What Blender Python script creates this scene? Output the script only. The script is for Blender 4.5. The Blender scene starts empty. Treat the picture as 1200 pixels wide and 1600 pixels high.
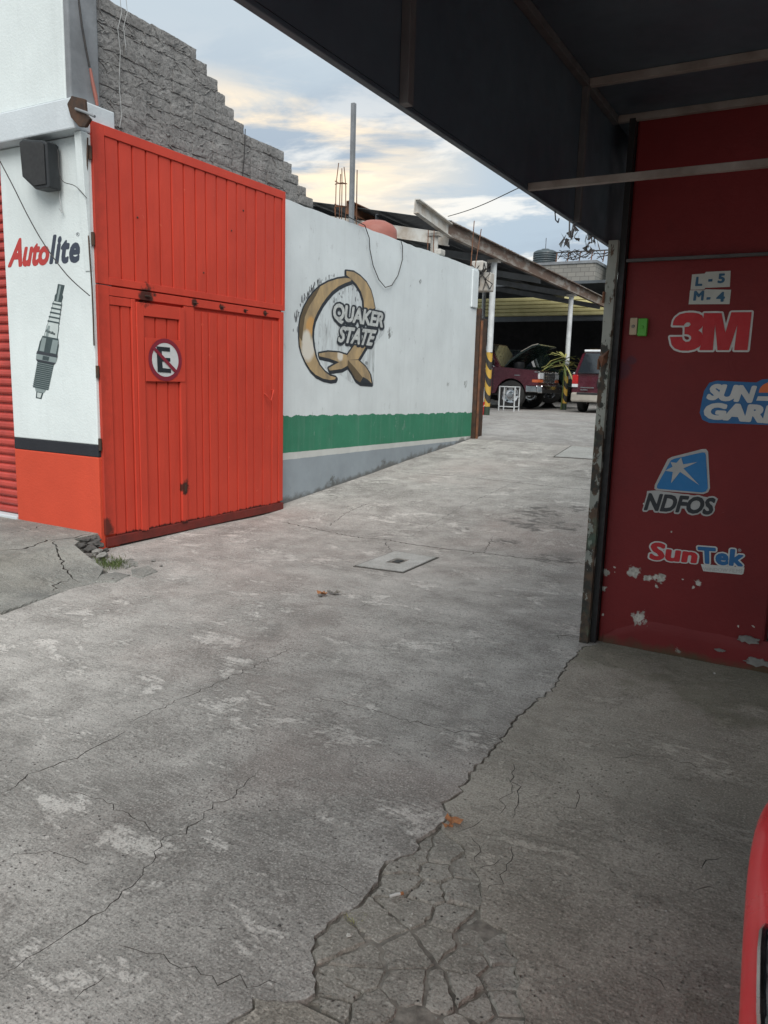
import bpy, bmesh, math, random
import numpy as np
from mathutils import Vector, Matrix, noise, geometry
random.seed(7)
R = math.radians
scn = bpy.context.scene
col = scn.collection

# ---------------------------------------------------------------- camera
yaw, pitch, roll = R(29.44), R(-9.74), R(1.62)
CAM = Vector((0, 0, 1.5))
F = Vector((-math.sin(yaw)*math.cos(pitch), math.cos(yaw)*math.cos(pitch), math.sin(pitch)))
Rt = Vector((math.cos(yaw), math.sin(yaw), 0)); Up = Rt.cross(F)
Rt, Up = Rt*math.cos(roll)+Up*math.sin(roll), -Rt*math.sin(roll)+Up*math.cos(roll)
cd = bpy.data.cameras.new('camera'); cam = bpy.data.objects.new('camera', cd); col.objects.link(cam)
cam.matrix_world = Matrix(((Rt.x, Up.x, -F.x, CAM.x), (Rt.y, Up.y, -F.y, CAM.y), (Rt.z, Up.z, -F.z, CAM.z), (0, 0, 0, 1)))
cd.sensor_fit = 'VERTICAL'; cd.sensor_height = 36; cd.lens = 36*1202/1600
cd.clip_end = 2000; cd.clip_start = 0.02
cd.dof.use_dof = True; cd.dof.focus_distance = 7.5; cd.dof.aperture_fstop = 22
scn.camera = cam
scn.render.resolution_x = 768; scn.render.resolution_y = 1024

# ---------------------------------------------------------------- exposure, sun, sky
scn.view_settings.view_transform = 'Standard'; scn.view_settings.look = 'None'
scn.view_settings.gamma = 1; scn.view_settings.exposure = 1.15
SUN_EL, SUN_AZ = R(44), R(148)     # azimuth clockwise from +Y
sd = bpy.data.lights.new('sun', 'SUN'); sd.energy = 1.5; sd.angle = R(45); sd.color = (1, .965, .92)
so = bpy.data.objects.new('sun', sd); col.objects.link(so)
sdir = Vector((math.sin(SUN_AZ)*math.cos(SUN_EL), math.cos(SUN_AZ)*math.cos(SUN_EL), math.sin(SUN_EL)))
so.rotation_euler = sdir.to_track_quat('Z', 'Y').to_euler(); so.location = (0, -10, 20)

w = bpy.data.worlds.new('World'); scn.world = w; w.use_nodes = True
nt = w.node_tree; N = nt.nodes; L = nt.links; N.clear()
def nd(tree, typ, **kw):
    n = tree.nodes.new(typ)
    for k, v in kw.items():
        if k in n.inputs and not hasattr(n, k): n.inputs[k].default_value = v
        else: setattr(n, k, v)
    return n
def mth(tree, op, a, b=None, c=None, clamp=False):
    n = tree.nodes.new('ShaderNodeMath'); n.operation = op; n.use_clamp = clamp
    for i, v in enumerate((a, b, c)):
        if v is None: continue
        if isinstance(v, (int, float)): n.inputs[i].default_value = v
        else: tree.links.new(v, n.inputs[i])
    return n.outputs[0]
def mixc(tree, f, a, b, mode='MIX'):
    n = tree.nodes.new('ShaderNodeMix'); n.data_type = 'RGBA'; n.blend_type = mode; n.clamp_result = False
    for i, v in ((0, f), (6, a), (7, b)):
        if isinstance(v, (int, float)): n.inputs[i].default_value = v
        elif isinstance(v, tuple): n.inputs[i].default_value = (*v[:3], 1)
        else: tree.links.new(v, n.inputs[i])
    return n.outputs[2]
def ramp(tree, v, lo, hi, a=0.0, b=1.0, smooth=False):
    n = tree.nodes.new('ShaderNodeMapRange'); n.clamp = True
    if smooth: n.interpolation_type = 'SMOOTHSTEP'
    tree.links.new(v, n.inputs[0])
    n.inputs[1].default_value = lo; n.inputs[2].default_value = hi; n.inputs[3].default_value = a; n.inputs[4].default_value = b
    return n.outputs[0]
def nz(tree, vec, scale, detail=6, rough=.55, dist=0.0, out=0):
    n = tree.nodes.new('ShaderNodeTexNoise'); n.inputs['Scale'].default_value = scale
    n.inputs['Detail'].default_value = detail; n.inputs['Roughness'].default_value = rough; n.inputs['Distortion'].default_value = dist
    if vec is not None: tree.links.new(vec, n.inputs['Vector'])
    return n.outputs[out]
def mapping(tree, vec, scale=(1, 1, 1), rot=(0, 0, 0), loc=(0, 0, 0)):
    n = tree.nodes.new('ShaderNodeMapping'); n.inputs['Scale'].default_value = scale
    n.inputs['Rotation'].default_value = rot; n.inputs['Location'].default_value = loc
    tree.links.new(vec, n.inputs['Vector']); return n.outputs[0]

sky = nd(nt, 'ShaderNodeTexSky'); sky.sky_type = 'NISHITA'; sky.sun_disc = False
sky.sun_elevation = SUN_EL; sky.sun_rotation = SUN_AZ; sky.dust_density = 2.0; sky.air_density = 1.0
tc = nd(nt, 'ShaderNodeTexCoord'); G = tc.outputs['Generated']
sep = nd(nt, 'ShaderNodeSeparateXYZ'); L.new(G, sep.inputs[0])
zc = sep.outputs[2]
# cloud deck seen in perspective: project the direction on a plane overhead
zz = mth(nt, 'ADD', mth(nt, 'MAXIMUM', zc, 0.0), 0.12)
cx = mth(nt, 'DIVIDE', sep.outputs[0], zz); cy = mth(nt, 'DIVIDE', sep.outputs[1], zz)
cmb = nd(nt, 'ShaderNodeCombineXYZ'); L.new(cx, cmb.inputs[0]); L.new(cy, cmb.inputs[1])
pv = mapping(nt, cmb.outputs[0], rot=(0, 0, R(-30)), scale=(.8, 1.25, 1), loc=(1.7, .4, 0))
n1 = nz(nt, pv, .95, 9, .56, .35)
n2 = nz(nt, mapping(nt, pv, loc=(7.3, 2.1, 0)), 2.1, 8, .6, .3)
n3 = nz(nt, mapping(nt, pv, loc=(3.3, 9.1, 0)), .5, 4, .5, .2)
base = mixc(nt, ramp(nt, zc, .02, .62, smooth=True), (3.9, 4.8, 5.7), (6.3, 7.0, 7.25))
low = ramp(nt, zc, .40, .22, smooth=True)
cmask = mth(nt, 'MULTIPLY', ramp(nt, n1, .42, .56, smooth=True), mth(nt, 'ADD', mth(nt, 'MULTIPLY', low, .8), .12))
c = mixc(nt, cmask, base, (3.6, 4.25, 5.0))
c = mixc(nt, mth(nt, 'MULTIPLY', ramp(nt, n2, .48, .60, smooth=True), mth(nt, 'MULTIPLY', low, .85)), c, (9.2, 8.95, 8.3))
nw = nz(nt, mapping(nt, G, scale=(1.2, 1.2, 7), loc=(2.2, 1.1, .35)), 2.2, 8, .6, .3)
warm = mth(nt, 'MULTIPLY', ramp(nt, nw, .44, .60, smooth=True), mth(nt, 'MULTIPLY', ramp(nt, zc, .12, .24, smooth=True), ramp(nt, zc, .35, .29, smooth=True)))
warm = mth(nt, 'MULTIPLY', warm, ramp(nt, sep.outputs[0], -.35, -.55, smooth=True))
c = mixc(nt, mth(nt, 'MULTIPLY', warm, .9), c, (12.0, 9.6, 6.4))
c = mixc(nt, .88, sky.outputs[0], c)
bg = nd(nt, 'ShaderNodeBackground'); L.new(c, bg.inputs['Color']); bg.inputs['Strength'].default_value = .055
ow = nd(nt, 'ShaderNodeOutputWorld'); L.new(bg.outputs[0], ow.inputs[0])

# ---------------------------------------------------------------- helpers
def ray(px, py): return F + Rt*((px-600)/1202) + Up*((800-py)/1202)
def spot(px, py, ax, v):
    """where the line of sight through a photograph pixel meets the plane  coordinate[ax] = v"""
    d = ray(px, py); return CAM + d*((v-CAM[ax])/d[ax])
def ground_z(y): return 0.0 if y < 6.6 else min(.75, (y-6.6)*.0874)
def gspot(px, py):
    z = 0.0
    for _ in range(50):
        p = spot(px, py, 2, z); z = z*.5+.5*ground_z(p.y)
    return p

def props(o, label=None, cat=None, group=None, kind=None):
    if label: o['label'] = label
    if cat: o['category'] = cat
    if group: o['group'] = group
    if kind: o['kind'] = kind
    return o
def empty(name, loc, label, cat, group=None, rz=0):
    o = bpy.data.objects.new(name, None); col.objects.link(o); o.location = loc; o.rotation_euler = (0, 0, rz)
    o.empty_display_size = .2
    return props(o, label, cat, group)
class MB:
    def __init__(s): s.v = []; s.f = []; s.m = []
    def add(s, vs, fs, mi=0):
        b = len(s.v); s.v += [tuple(p) for p in vs]; s.f += [tuple(i+b for i in f) for f in fs]; s.m += [mi]*len(fs); return s
    def box(s, x0, x1, y0, y1, z0, z1, mi=0):
        vs = [(x, y, z) for x in (x0, x1) for y in (y0, y1) for z in (z0, z1)]
        return s.add(vs, [(0, 1, 3, 2), (4, 6, 7, 5), (0, 4, 5, 1), (2, 3, 7, 6), (0, 2, 6, 4), (1, 5, 7, 3)], mi)
    def tube(s, pts, r, n=8, mi=0, caps=True):
        pts = [Vector(p) for p in pts]; rs = r if isinstance(r, (list, tuple)) else [r]*len(pts)
        vs = []; up = None
        for i, p in enumerate(pts):
            t = (pts[min(i+1, len(pts)-1)]-pts[max(i-1, 0)]).normalized()
            if up is None: up = t.orthogonal().normalized()
            up = (up-t*up.dot(t)).normalized(); q = t.cross(up)
            for k in range(n):
                a = 2*math.pi*k/n; vs.append(p+(up*math.cos(a)+q*math.sin(a))*rs[i])
        fs = [(i*n+k, i*n+(k+1) % n, (i+1)*n+(k+1) % n, (i+1)*n+k) for i in range(len(pts)-1) for k in range(n)]
        if caps: fs += [tuple(range(n))[::-1], tuple((len(pts)-1)*n+k for k in range(n))]
        return s.add(vs, fs, mi)
    def bar(s, a, b, wd, ht, mi=0):
        a = Vector(a); b = Vector(b); t = (b-a).normalized()
        u = t.cross(Vector((0, 0, 1)));
        if u.length < 1e-3: u = Vector((1, 0, 0))
        u.normalize(); q = u.cross(t).normalized()
        vs = [p+u*sx*wd/2+q*sz*ht/2 for p in (a, b) for sx, sz in ((-1, -1), (1, -1), (1, 1), (-1, 1))]
        return s.add(vs, [(3, 2, 1, 0), (4, 5, 6, 7), (0, 1, 5, 4), (1, 2, 6, 5), (2, 3, 7, 6), (3, 0, 4, 7)], mi)
    def lathe(s, prof, c, axis='z', n=20, mi=0, caps=True):
        vs = []
        for r, h in prof:
            for k in range(n):
                a = 2*math.pi*k/n; p = (r*math.cos(a), r*math.sin(a), h)
                if axis == 'y': p = (p[0], p[2], p[1])
                if axis == 'x': p = (p[2], p[0], p[1])
                vs.append((p[0]+c[0], p[1]+c[1], p[2]+c[2]))
        fs = [(i*n+k, i*n+(k+1) % n, (i+1)*n+(k+1) % n, (i+1)*n+k) for i in range(len(prof)-1) for k in range(n)]
        if caps: fs += [tuple(range(n))[::-1], tuple((len(prof)-1)*n+k for k in range(n))]
        return s.add(vs, fs, mi)
    def prism(s, poly, axis, a0, a1, mi=0):
        n = len(poly)
        def P(u, v, a): return (a, u, v) if axis == 'x' else (u, a, v) if axis == 'y' else (u, v, a)
        vs = [P(u, v, a0) for u, v in poly]+[P(u, v, a1) for u, v in poly]
        fs = [(i, (i+1) % n, n+(i+1) % n, n+i) for i in range(n)]
        for t in geometry.tessellate_polygon([[Vector((u, v, 0)) for u, v in poly]]):
            fs.append(tuple(t)); fs.append(tuple(n+i for i in reversed(t)))
        return s.add(vs, fs, mi)
    def build(s, name, mat, parent=None, origin=None, smooth=False, bevel=0, kind=None, label=None, cat=None, group=None, angle=40):
        me = bpy.data.meshes.new(name); 
        if origin is None: origin = Vector((0, 0, 0))
        origin = Vector(origin)
        off = origin.copy()
        if parent is not None: off = off + wloc(parent)
        me.from_pydata([tuple(Vector(v)-off) for v in s.v] if parent is None else [tuple(Vector(v)-wloc(parent)-origin) for v in s.v], [], s.f)
        mats = mat if isinstance(mat, (list, tuple)) else [mat]
        for m in mats: me.materials.append(m)
        if len(mats) > 1: me.polygons.foreach_set('material_index', s.m)
        bm = bmesh.new(); bm.from_mesh(me); bmesh.ops.recalc_face_normals(bm, faces=bm.faces); bm.to_mesh(me); bm.free()
        if smooth:
            me.polygons.foreach_set('use_smooth', [True]*len(me.polygons))
            me.set_sharp_from_angle(angle=R(angle))
        o = bpy.data.objects.new(name, me); col.objects.link(o)
        o.location = origin
        if parent is not None: o.parent = parent
        if bevel:
            b = o.modifiers.new('bevel', 'BEVEL'); b.width = bevel; b.segments = 2; b.limit_method = 'ANGLE'; b.angle_limit = R(35)
        props(o, label, cat, group, kind)
        return o
def wloc(o):
    v = Vector((0, 0, 0))
    while o is not None: v += Vector(o.location); o = o.parent
    return v
def copy_thing(o, parent=None):
    c = o.copy(); col.objects.link(c); c.parent = parent
    for ch in list(o.children): copy_thing(ch, c)
    return c

# ---------------------------------------------------------------- materials
def new_mat(name):
    m = bpy.data.materials.new(name); m.use_nodes = True; t = m.node_tree; t.nodes.clear()
    b = t.nodes.new('ShaderNodeBsdfPrincipled'); o = t.nodes.new('ShaderNodeOutputMaterial'); t.links.new(b.outputs[0], o.inputs[0])
    g = t.nodes.new('ShaderNodeNewGeometry'); return m, t, b, g.outputs['Position']
def setc(t, b, c, key='Base Color'):
    if isinstance(c, tuple): b.inputs[key].default_value = (*c[:3], 1)
    elif isinstance(c, (int, float)): b.inputs[key].default_value = c
    else: t.links.new(c, b.inputs[key])
def bump(t, b, h, strength=.3, dist=.01):
    n = t.nodes.new('ShaderNodeBump'); n.inputs['Strength'].default_value = strength; n.inputs['Distance'].default_value = dist
    t.links.new(h, n.inputs['Height']); t.links.new(n.outputs[0], b.inputs['Normal'])
def pt_mask(t, pos, pts, nscale=30, namp=.5):
    """soft-edged stain round each (x,y,z,r)"""
    nn = mth(t, 'MULTIPLY', mth(t, 'SUBTRACT', nz(t, pos, nscale, 5, .6), .5), namp*2)
    out = None
    n0 = t.nodes.new('ShaderNodeTexNoise'); n0.inputs['Scale'].default_value = nscale*.45; n0.inputs['Detail'].default_value = 3; t.links.new(pos, n0.inputs['Vector'])
    wv = t.nodes.new('ShaderNodeVectorMath'); wv.operation = 'MULTIPLY_ADD'; t.links.new(n0.outputs['Color'], wv.inputs[0]); wa = min(1.6/nscale, .12)
    wv.inputs[1].default_value = (wa,)*3; wb = t.nodes.new('ShaderNodeVectorMath'); wb.operation = 'ADD'; t.links.new(pos, wb.inputs[0]); wb.inputs[1].default_value = (-wa/2,)*3
    t.links.new(wb.outputs[0], wv.inputs[2]); pos = wv.outputs[0]
    for x, y, z, r in pts:
        d = t.nodes.new('ShaderNodeVectorMath'); d.operation = 'DISTANCE'; t.links.new(pos, d.inputs[0]); d.inputs[1].default_value = (x, y, z)
        v = mth(t, 'SUBTRACT', mth(t, 'ADD', 1.0, nn), mth(t, 'DIVIDE', d.outputs['Value'], r))
        out = v if out is None else mth(t, 'MAXIMUM', out, v)
    return ramp(t, out, 0, .35)
def simple(name, c, c2=None, rough=.6, metal=0.0, scale=8, bmp=.15, bscale=60, spec=.5, coat=0.0):
    m, t, b, pos = new_mat(name)
    if c2 is None: c2 = tuple(x*.7 for x in c)
    setc(t, b, mixc(t, ramp(t, nz(t, pos, scale, 7, .6), .35, .68), c, c2))
    b.inputs['Metallic'].default_value = metal; b.inputs['Specular IOR Level'].default_value = spec
    r = ramp(t, nz(t, pos, scale*3, 4), .3, .7, max(rough-.1, .02), min(rough+.12, 1)); t.links.new(r, b.inputs['Roughness'])
    b.inputs['Coat Weight'].default_value = coat; b.inputs['Coat Roughness'].default_value = .05
    if bmp: bump(t, b, nz(t, pos, bscale, 5), bmp, .004)
    return m

def concrete(name, dark, light, tint=(.20, .16, .145), seed=0, patch=.8, pits=1.0, stains=(), green=None, wet=0.0):
    m, t, b, pos0 = new_mat(name)
    pos = mapping(t, pos0, loc=(seed*3.1, seed*1.7, 0))
    big = nz(t, pos, .7, 4, .55)
    mid = nz(t, pos, 3.2, 10, .66, .25)
    # short broom streaks laid across the driveway
    st = nz(t, mapping(t, pos, rot=(0, 0, R(12)), scale=(7, 60, 7)), 1.0, 5, .65)
    fine = nz(t, pos, 42, 8, .75)
    grit = nz(t, pos, 130, 4, .65)
    a = mth(t, 'ADD', mth(t, 'MULTIPLY', big, .26), mth(t, 'MULTIPLY', mid, .34))
    a = mth(t, 'ADD', a, mth(t, 'MULTIPLY', fine, .22)); a = mth(t, 'ADD', a, mth(t, 'MULTIPLY', st, .18))
    c = mixc(t, ramp(t, a, .435, .57), dark, light)
    # pale worn cement skin with ragged edges
    pm = mth(t, 'ADD', mth(t, 'MULTIPLY', nz(t, mapping(t, pos, loc=(5, 2, 0), scale=(1, 1.35, 1)), 2.3, 12, .74, .4), .66), mth(t, 'ADD', mth(t, 'MULTIPLY', fine, .20), mth(t, 'MULTIPLY', st, .14)))
    pm2 = ramp(t, pm, .515, .565)
    c = mixc(t, mth(t, 'MULTIPLY', pm2, patch*.8), c, tuple(min(x*1.38, 1) for x in light))
    # reddish dust
    c = mixc(t, mth(t, 'MULTIPLY', ramp(t, nz(t, mapping(t, pos, loc=(1, 8, 0)), .45, 5, .6), .48, .66), .45), c, tint)
    # grit speckle
    c = mixc(t, mth(t, 'MULTIPLY', ramp(t, grit, .53, .66), .75), c, tuple(x*.5 for x in dark))
    c = mixc(t, mth(t, 'MULTIPLY', ramp(t, grit, .45, .33), .55), c, tuple(min(x*1.5, 1) for x in light))
    vo = t.nodes.new('ShaderNodeTexVoronoi'); vo.inputs['Scale'].default_value = 34; t.links.new(nz_vec(t, pos, 9, .03), vo.inputs['Vector'])
    pitm = mth(t, 'MULTIPLY', ramp(t, vo.outputs['Distance'], .17, .08), ramp(t, mid, .46, .56))
    c = mixc(t, mth(t, 'MULTIPLY', pitm, .7*pits), c, tuple(x*.35 for x in dark))
    # dark oily blotches
    ob = ramp(t, nz(t, mapping(t, pos, loc=(9, 4, 0)), .9, 8, .62), .60, .72)
    c = mixc(t, mth(t, 'MULTIPLY', ob, .55), c, tuple(x*.6 for x in dark))
    if stains: c = mixc(t, mth(t, 'MULTIPLY', mth(t, 'MULTIPLY', pt_mask(t, pos0, stains, 7, .9), ramp(t, nz(t, mapping(t, pos, loc=(2, 2, 0), scale=(1, 1.6, 1)), 7, 9, .72), .46, .56)), .75), c, tuple(x*.38 for x in dark))
    if green is not None:
        c = mixc(t, mth(t, 'MULTIPLY', pt_mask(t, pos0, green, 5, .8), .35), c, (.07, .085, .03))
    setc(t, b, c)
    r = ramp(t, mid, .3, .7, .95-wet, .72-wet); t.links.new(r, b.inputs['Roughness']); b.inputs['Specular IOR Level'].default_value = .35
    h = mth(t, 'ADD', mth(t, 'MULTIPLY', fine, .9), mth(t, 'MULTIPLY', grit, .35))
    h = mth(t, 'ADD', h, mth(t, 'MULTIPLY', st, .45)); h = mth(t, 'ADD', h, mth(t, 'MULTIPLY', pm2, .35)); h = mth(t, 'SUBTRACT', h, mth(t, 'MULTIPLY', pitm, .9))
    bump(t, b, h, 1.0, .009)
    return m
def nz_vec(t, pos, scale, amp):
    n = t.nodes.new('ShaderNodeTexNoise'); n.inputs['Scale'].default_value = scale; t.links.new(pos, n.inputs['Vector'])
    v = t.nodes.new('ShaderNodeVectorMath'); v.operation = 'MULTIPLY_ADD'; t.links.new(n.outputs['Color'], v.inputs[0]); v.inputs[1].default_value = (amp,)*3; t.links.new(pos, v.inputs[2])
    return v.outputs[0]

M = {}
oil = []
for q, r in (((830, 820), .28), ((800, 812), .16), ((880, 822), .2), ((860, 875), .22), ((790, 845), .14), ((720, 825), .1), ((905, 795), .16), ((845, 800), .3), ((760, 700), .12)):
    p = gspot(*q); oil.append((p.x, p.y, p.z, r))
M['drive'] = concrete('driveway_concrete', (.225, .212, .196), (.485, .465, .435), (.39, .32, .29), 0, .8, 1, oil)
M['pave'] = concrete('pavement_concrete', (.27, .25, .215), (.44, .41, .36), (.33, .285, .235), 3, .35, .8, [], [(-.1, 4.35, 0, .8), (-.9, 4.3, 0, .35), (.4, 1.0, 0, .9)])
M['yard'] = concrete('yard_concrete', (.24, .232, .222), (.40, .39, .375), (.30, .26, .24), 6, .5, .6)
M['lpave'] = concrete('kerb_concrete', (.16, .162, .152), (.30, .30, .275), (.27, .24, .19), 9, .5, .8)
M['frag'] = concrete('broken_concrete', (.26, .245, .215), (.43, .41, .37), (.17, .15, .13), 12, .5, 1.6)
M['soil'] = simple('dirt', (.10, .092, .08), (.26, .24, .21), .95, 0, 26, 1.0, 60)
M['crack'] = simple('crack_dirt_shade', (.05, .046, .04), (.08, .073, .064), .95, 0, 20, .5, 90)  # dirt in the cracks, coloured darker to deepen the groove shade
M['asphalt'] = simple('street_asphalt', (.07, .07, .068), (.11, .108, .10), .9, 0, 3, .6, 120)

def painted_wall(name, white, stains=(), dirt=.35, dirtc=(.30, .31, .30), bands=None, chips=.6, brush=False):
    """plastered masonry with paint; bands = list of (z, slope about Y=7.2, colour) from the top down"""
    m, t, b, pos = new_mat(name)
    sp = t.nodes.new('ShaderNodeSeparateXYZ'); t.links.new(pos, sp.inputs[0])
    cl = nz(t, pos, 1.3, 7, .6)
    c = mixc(t, ramp(t, cl, .35, .7), white, tuple(x*.86 for x in white))
    if bands:
        wob = mth(t, 'MULTIPLY', mth(t, 'SUBTRACT', nz(t, mapping(t, pos, scale=(1, 3, 1)), 2.2, 5, .6), .5), .045)
        for zt, sl, cc, amp in bands:
            zz = mth(t, 'ADD', mth(t, 'ADD', sp.outputs[2], mth(t, 'MULTIPLY', sp.outputs[1], sl)), mth(t, 'MULTIPLY', wob, amp))
            f = mth(t, 'LESS_THAN', zz, zt+7.2*sl)
            cc2 = mixc(t, ramp(t, nz(t, pos, 2.5, 6, .6), .35, .7), cc, tuple(x*.82 for x in cc))
            c = mixc(t, f, c, cc2)
        # scratches on the coloured bands
        scr = nz(t, mapping(t, pos, rot=(R(35), 0, 0), scale=(1, 14, 1.6)), 3.5, 7, .7)
        c = mixc(t, mth(t, 'MULTIPLY', ramp(t, scr, .70, .73), mth(t, 'LESS_THAN', sp.outputs[2], 1.06)), c, (.55, .6, .58))
    # vertical rain streaks + blotches
    stk = nz(t, mapping(t, pos, scale=(5, 5, .35)), 2.2, 6, .65)
    c = mixc(t, mth(t, 'MULTIPLY', ramp(t, stk, .50, .75), dirt), c, dirtc)
    c = mixc(t, mth(t, 'MULTIPLY', ramp(t, nz(t, pos, 26, 6, .7), .66, .72), chips*.55), c, tuple(x*.5 for x in dirtc))
    c = mixc(t, mth(t, 'MULTIPLY', ramp(t, nz(t, mapping(t, pos, loc=(4, 4, 4)), 6, 9, .75), .68, .70), chips), c, tuple(x*.45 for x in dirtc))
    if bands:
        gz_ = mth(t, 'MULTIPLY', mth(t, 'MAXIMUM', mth(t, 'SUBTRACT', sp.outputs[1], 6.6), 0.0), .0874)
        hh_ = mth(t, 'SUBTRACT', mth(t, 'SUBTRACT', sp.outputs[2], gz_), mth(t, 'MULTIPLY', mth(t, 'SUBTRACT', nz(t, pos, 5, 8, .7), .5), .28))
        c = mixc(t, mth(t, 'MULTIPLY', ramp(t, hh_, .075, .015), .75), c, (.10, .095, .085))
        c = mixc(t, mth(t, 'MULTIPLY', ramp(t, nz(t, mapping(t, pos, scale=(1, 1, .5), loc=(6, 1, 3)), 9, 9, .75), .62, .66), .45), c, (.34, .36, .36))
    if stains: c = mixc(t, mth(t, 'MULTIPLY', mth(t, 'MULTIPLY', pt_mask(t, pos, [(x, y, z, r*1.6) for x, y, z, r in stains], 16, .9), ramp(t, nz(t, mapping(t, pos, scale=(1, 1, .6)), 30, 8, .75), .45, .54)), .85), c, (.11, .115, .11))
    setc(t, b, c); b.inputs['Roughness'].default_value = .78; b.inputs['Specular IOR Level'].default_value = .3
    h = mth(t, 'ADD', mth(t, 'MULTIPLY', nz(t, pos, 5, 6, .55), 1.6), nz(t, pos, 55, 5, .6))
    bump(t, b, h, .45, .006)
    return m
st = [tuple(spot(x, y, 0, -5.375))+(r,) for x, y, r in ((657, 440, .025), (700, 600, .03), (520, 752, .05), (600, 722, .04), (728, 600, .05), (500, 470, .10), (520, 450, .08), (485, 490, .07), (475, 500, .05), (545, 440, .05), (610, 520, .05))]
M['mural'] = painted_wall('driveway_wall_paint', (.68, .735, .75), st, .14, (.34, .36, .36),
    bands=[(1.06, .015, (.045, .22, .13), 2.4), (.635, .012, (.58, .60, .58), .25), (.555, .008, (.30, .345, .38), .4)])
M['white'] = painted_wall('shop_white_paint', (.66, .72, .72), (), .16, (.42, .45, .45), None, .35)
M['beamwhite'] = painted_wall('shop_beam_paint', (.56, .61, .64), (), .22, (.36, .38, .40), None, .4)
M['orangewall'] = painted_wall('orange_plinth_paint', (.56, .070, .034), (), .16, (.40, .05, .03), None, .25)
M['blackband'] = painted_wall('black_band_paint', (.022, .024, .03), (), .1, (.05, .05, .055), None, .2)
pk = [tuple(spot(x, y, 1, 4.47))+(r,) for x, y, r in ((991, 893, .034), (1014, 903, .022), (1024, 901, .022), (1033, 903, .026), (947, 894, .022), (938, 886, .014), (1091, 910, .016), (1083, 918, .010), (932, 918, .02), (944, 920, .014), (942, 960, .010), (1067, 904, .006), (998, 965, .042), (1026, 915, .012), (936, 430, .02), (961, 885, .007), (960, 894, .006), (984, 895, .014), (1008, 904, .015), (1155, 978, .007), (1176, 979, .006), (1005, 788, .006), (1050, 831, .005), (1130, 800, .004), (1060, 1015, .02), (1015, 986, .008))]
def redpaint():
    m, t, b, pos = new_mat('red_wall_paint')
    c = mixc(t, ramp(t, nz(t, pos, 1.1, 6, .6), .36, .68), (.19, .020, .021), (.145, .016, .017))
    c = mixc(t, mth(t, 'MULTIPLY', ramp(t, nz(t, pos, 9, 8, .7), .55, .75), .35), c, (.12, .018, .02))
    c = mixc(t, mth(t, 'MULTIPLY', pt_mask(t, pos, [tuple(spot(970, 574, 1, 4.47))+(.06,), tuple(spot(985, 560, 1, 4.47))+(.03,)], 6, .5), .55), c, (.05, .03, .05))
    msk = pt_mask(t, pos, pk, 45, 1.3)
    c = mixc(t, msk, c, mixc(t, ramp(t, nz(t, pos, 45, 5, .6), .4, .65), (.62, .60, .55), (.33, .32, .28)))
    # damp green dirt where it meets the ground
    sp = t.nodes.new('ShaderNodeSeparateXYZ'); t.links.new(pos, sp.inputs[0])
    lo = ramp(t, mth(t, 'ADD', sp.outputs[2], mth(t, 'MULTIPLY', mth(t, 'SUBTRACT', nz(t, pos, 6, 6, .7), .5), .16)), .055, .0)
    c = mixc(t, mth(t, 'MULTIPLY', lo, .8), c, (.06, .065, .035))
    setc(t, b, c); b.inputs['Roughness'].default_value = .58; b.inputs['Specular IOR Level'].default_value = .3
    h = mth(t, 'SUBTRACT', mth(t, 'ADD', mth(t, 'MULTIPLY', nz(t, pos, 4, 5), 2.0), mth(t, 'MULTIPLY', nz(t, pos, 60, 4), .5)), mth(t, 'MULTIPLY', msk, 1.5))
    bump(t, b, h, .45, .005)
    return m
M['red'] = redpaint()
def gatepaint():
    m, t, b, pos = new_mat('gate_orange_paint')
    c = mixc(t, ramp(t, nz(t, pos, .9, 5, .6), .36, .66), (.57, .060, .034), (.49, .050, .030))
    c = mixc(t, mth(t, 'MULTIPLY', ramp(t, nz(t, mapping(t, pos, scale=(1, 5, .5)), 3, 8, .65), .52, .72), .4), c, (.42, .045, .025))
    c = mixc(t, mth(t, 'MULTIPLY', ramp(t, nz(t, pos, 11, 9, .78), .645, .69), .55), c, (.75, .22, .13))
    bl = [(-5.24, 4.98, 2.165, .10), (-5.24, 4.98, 2.15, .05), (-5.24, 5.565, 2.16, .045), (-5.24, 5.94, 2.155, .035), (-5.24, 6.285, 2.155, .03), (-5.24, 6.615, 2.155, .035), (-5.24, 5.40, .45, .07), (-5.24, 5.40, .40, .05), (-5.24, 6.28, 3.12, .02), (-5.24, 4.46, .18, .08)]
    c = mixc(t, mth(t, 'MULTIPLY', pt_mask(t, pos, bl, 22, .8), .92), c, (.03, .018, .014))
    sp = t.nodes.new('ShaderNodeSeparateXYZ'); t.links.new(pos, sp.inputs[0])
    lo = mth(t, 'ADD', sp.outputs[2], mth(t, 'MULTIPLY', mth(t, 'SUBTRACT', nz(t, mapping(t, pos, scale=(1, 2.5, 1)), 4, 7, .7), .5), .10))
    c = mixc(t, ramp(t, lo, .115, .10), c, (.05, .012, .010))
    # darker red with a ragged border towards the hinge edge
    c = mixc(t, mth(t, 'MULTIPLY', ramp(t, mth(t, 'ADD', sp.outputs[1], mth(t, 'MULTIPLY', mth(t, 'SUBTRACT', nz(t, pos, 9, 7, .7), .5), .25)), 4.56, 4.46), .4), c, (.20, .03, .02))
    setc(t, b, c); t.links.new(ramp(t, nz(t, pos, 6, 5), .3, .7, .48, .62), b.inputs['Roughness']); b.inputs['Specular IOR Level'].default_value = .3
    h = mth(t, 'ADD', mth(t, 'MULTIPLY', nz(t, mapping(t, pos, scale=(1, 2, .6)), 2.5, 3), 2.5), mth(t, 'MULTIPLY', nz(t, pos, 70, 3), .12))
    bump(t, b, h, .35, .012)
    return m
M['gate'] = gatepaint()
M['rail'] = simple('gate_rail_paint', (.17, .020, .014), (.10, .016, .012), .6, 0, 6, .3)
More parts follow.
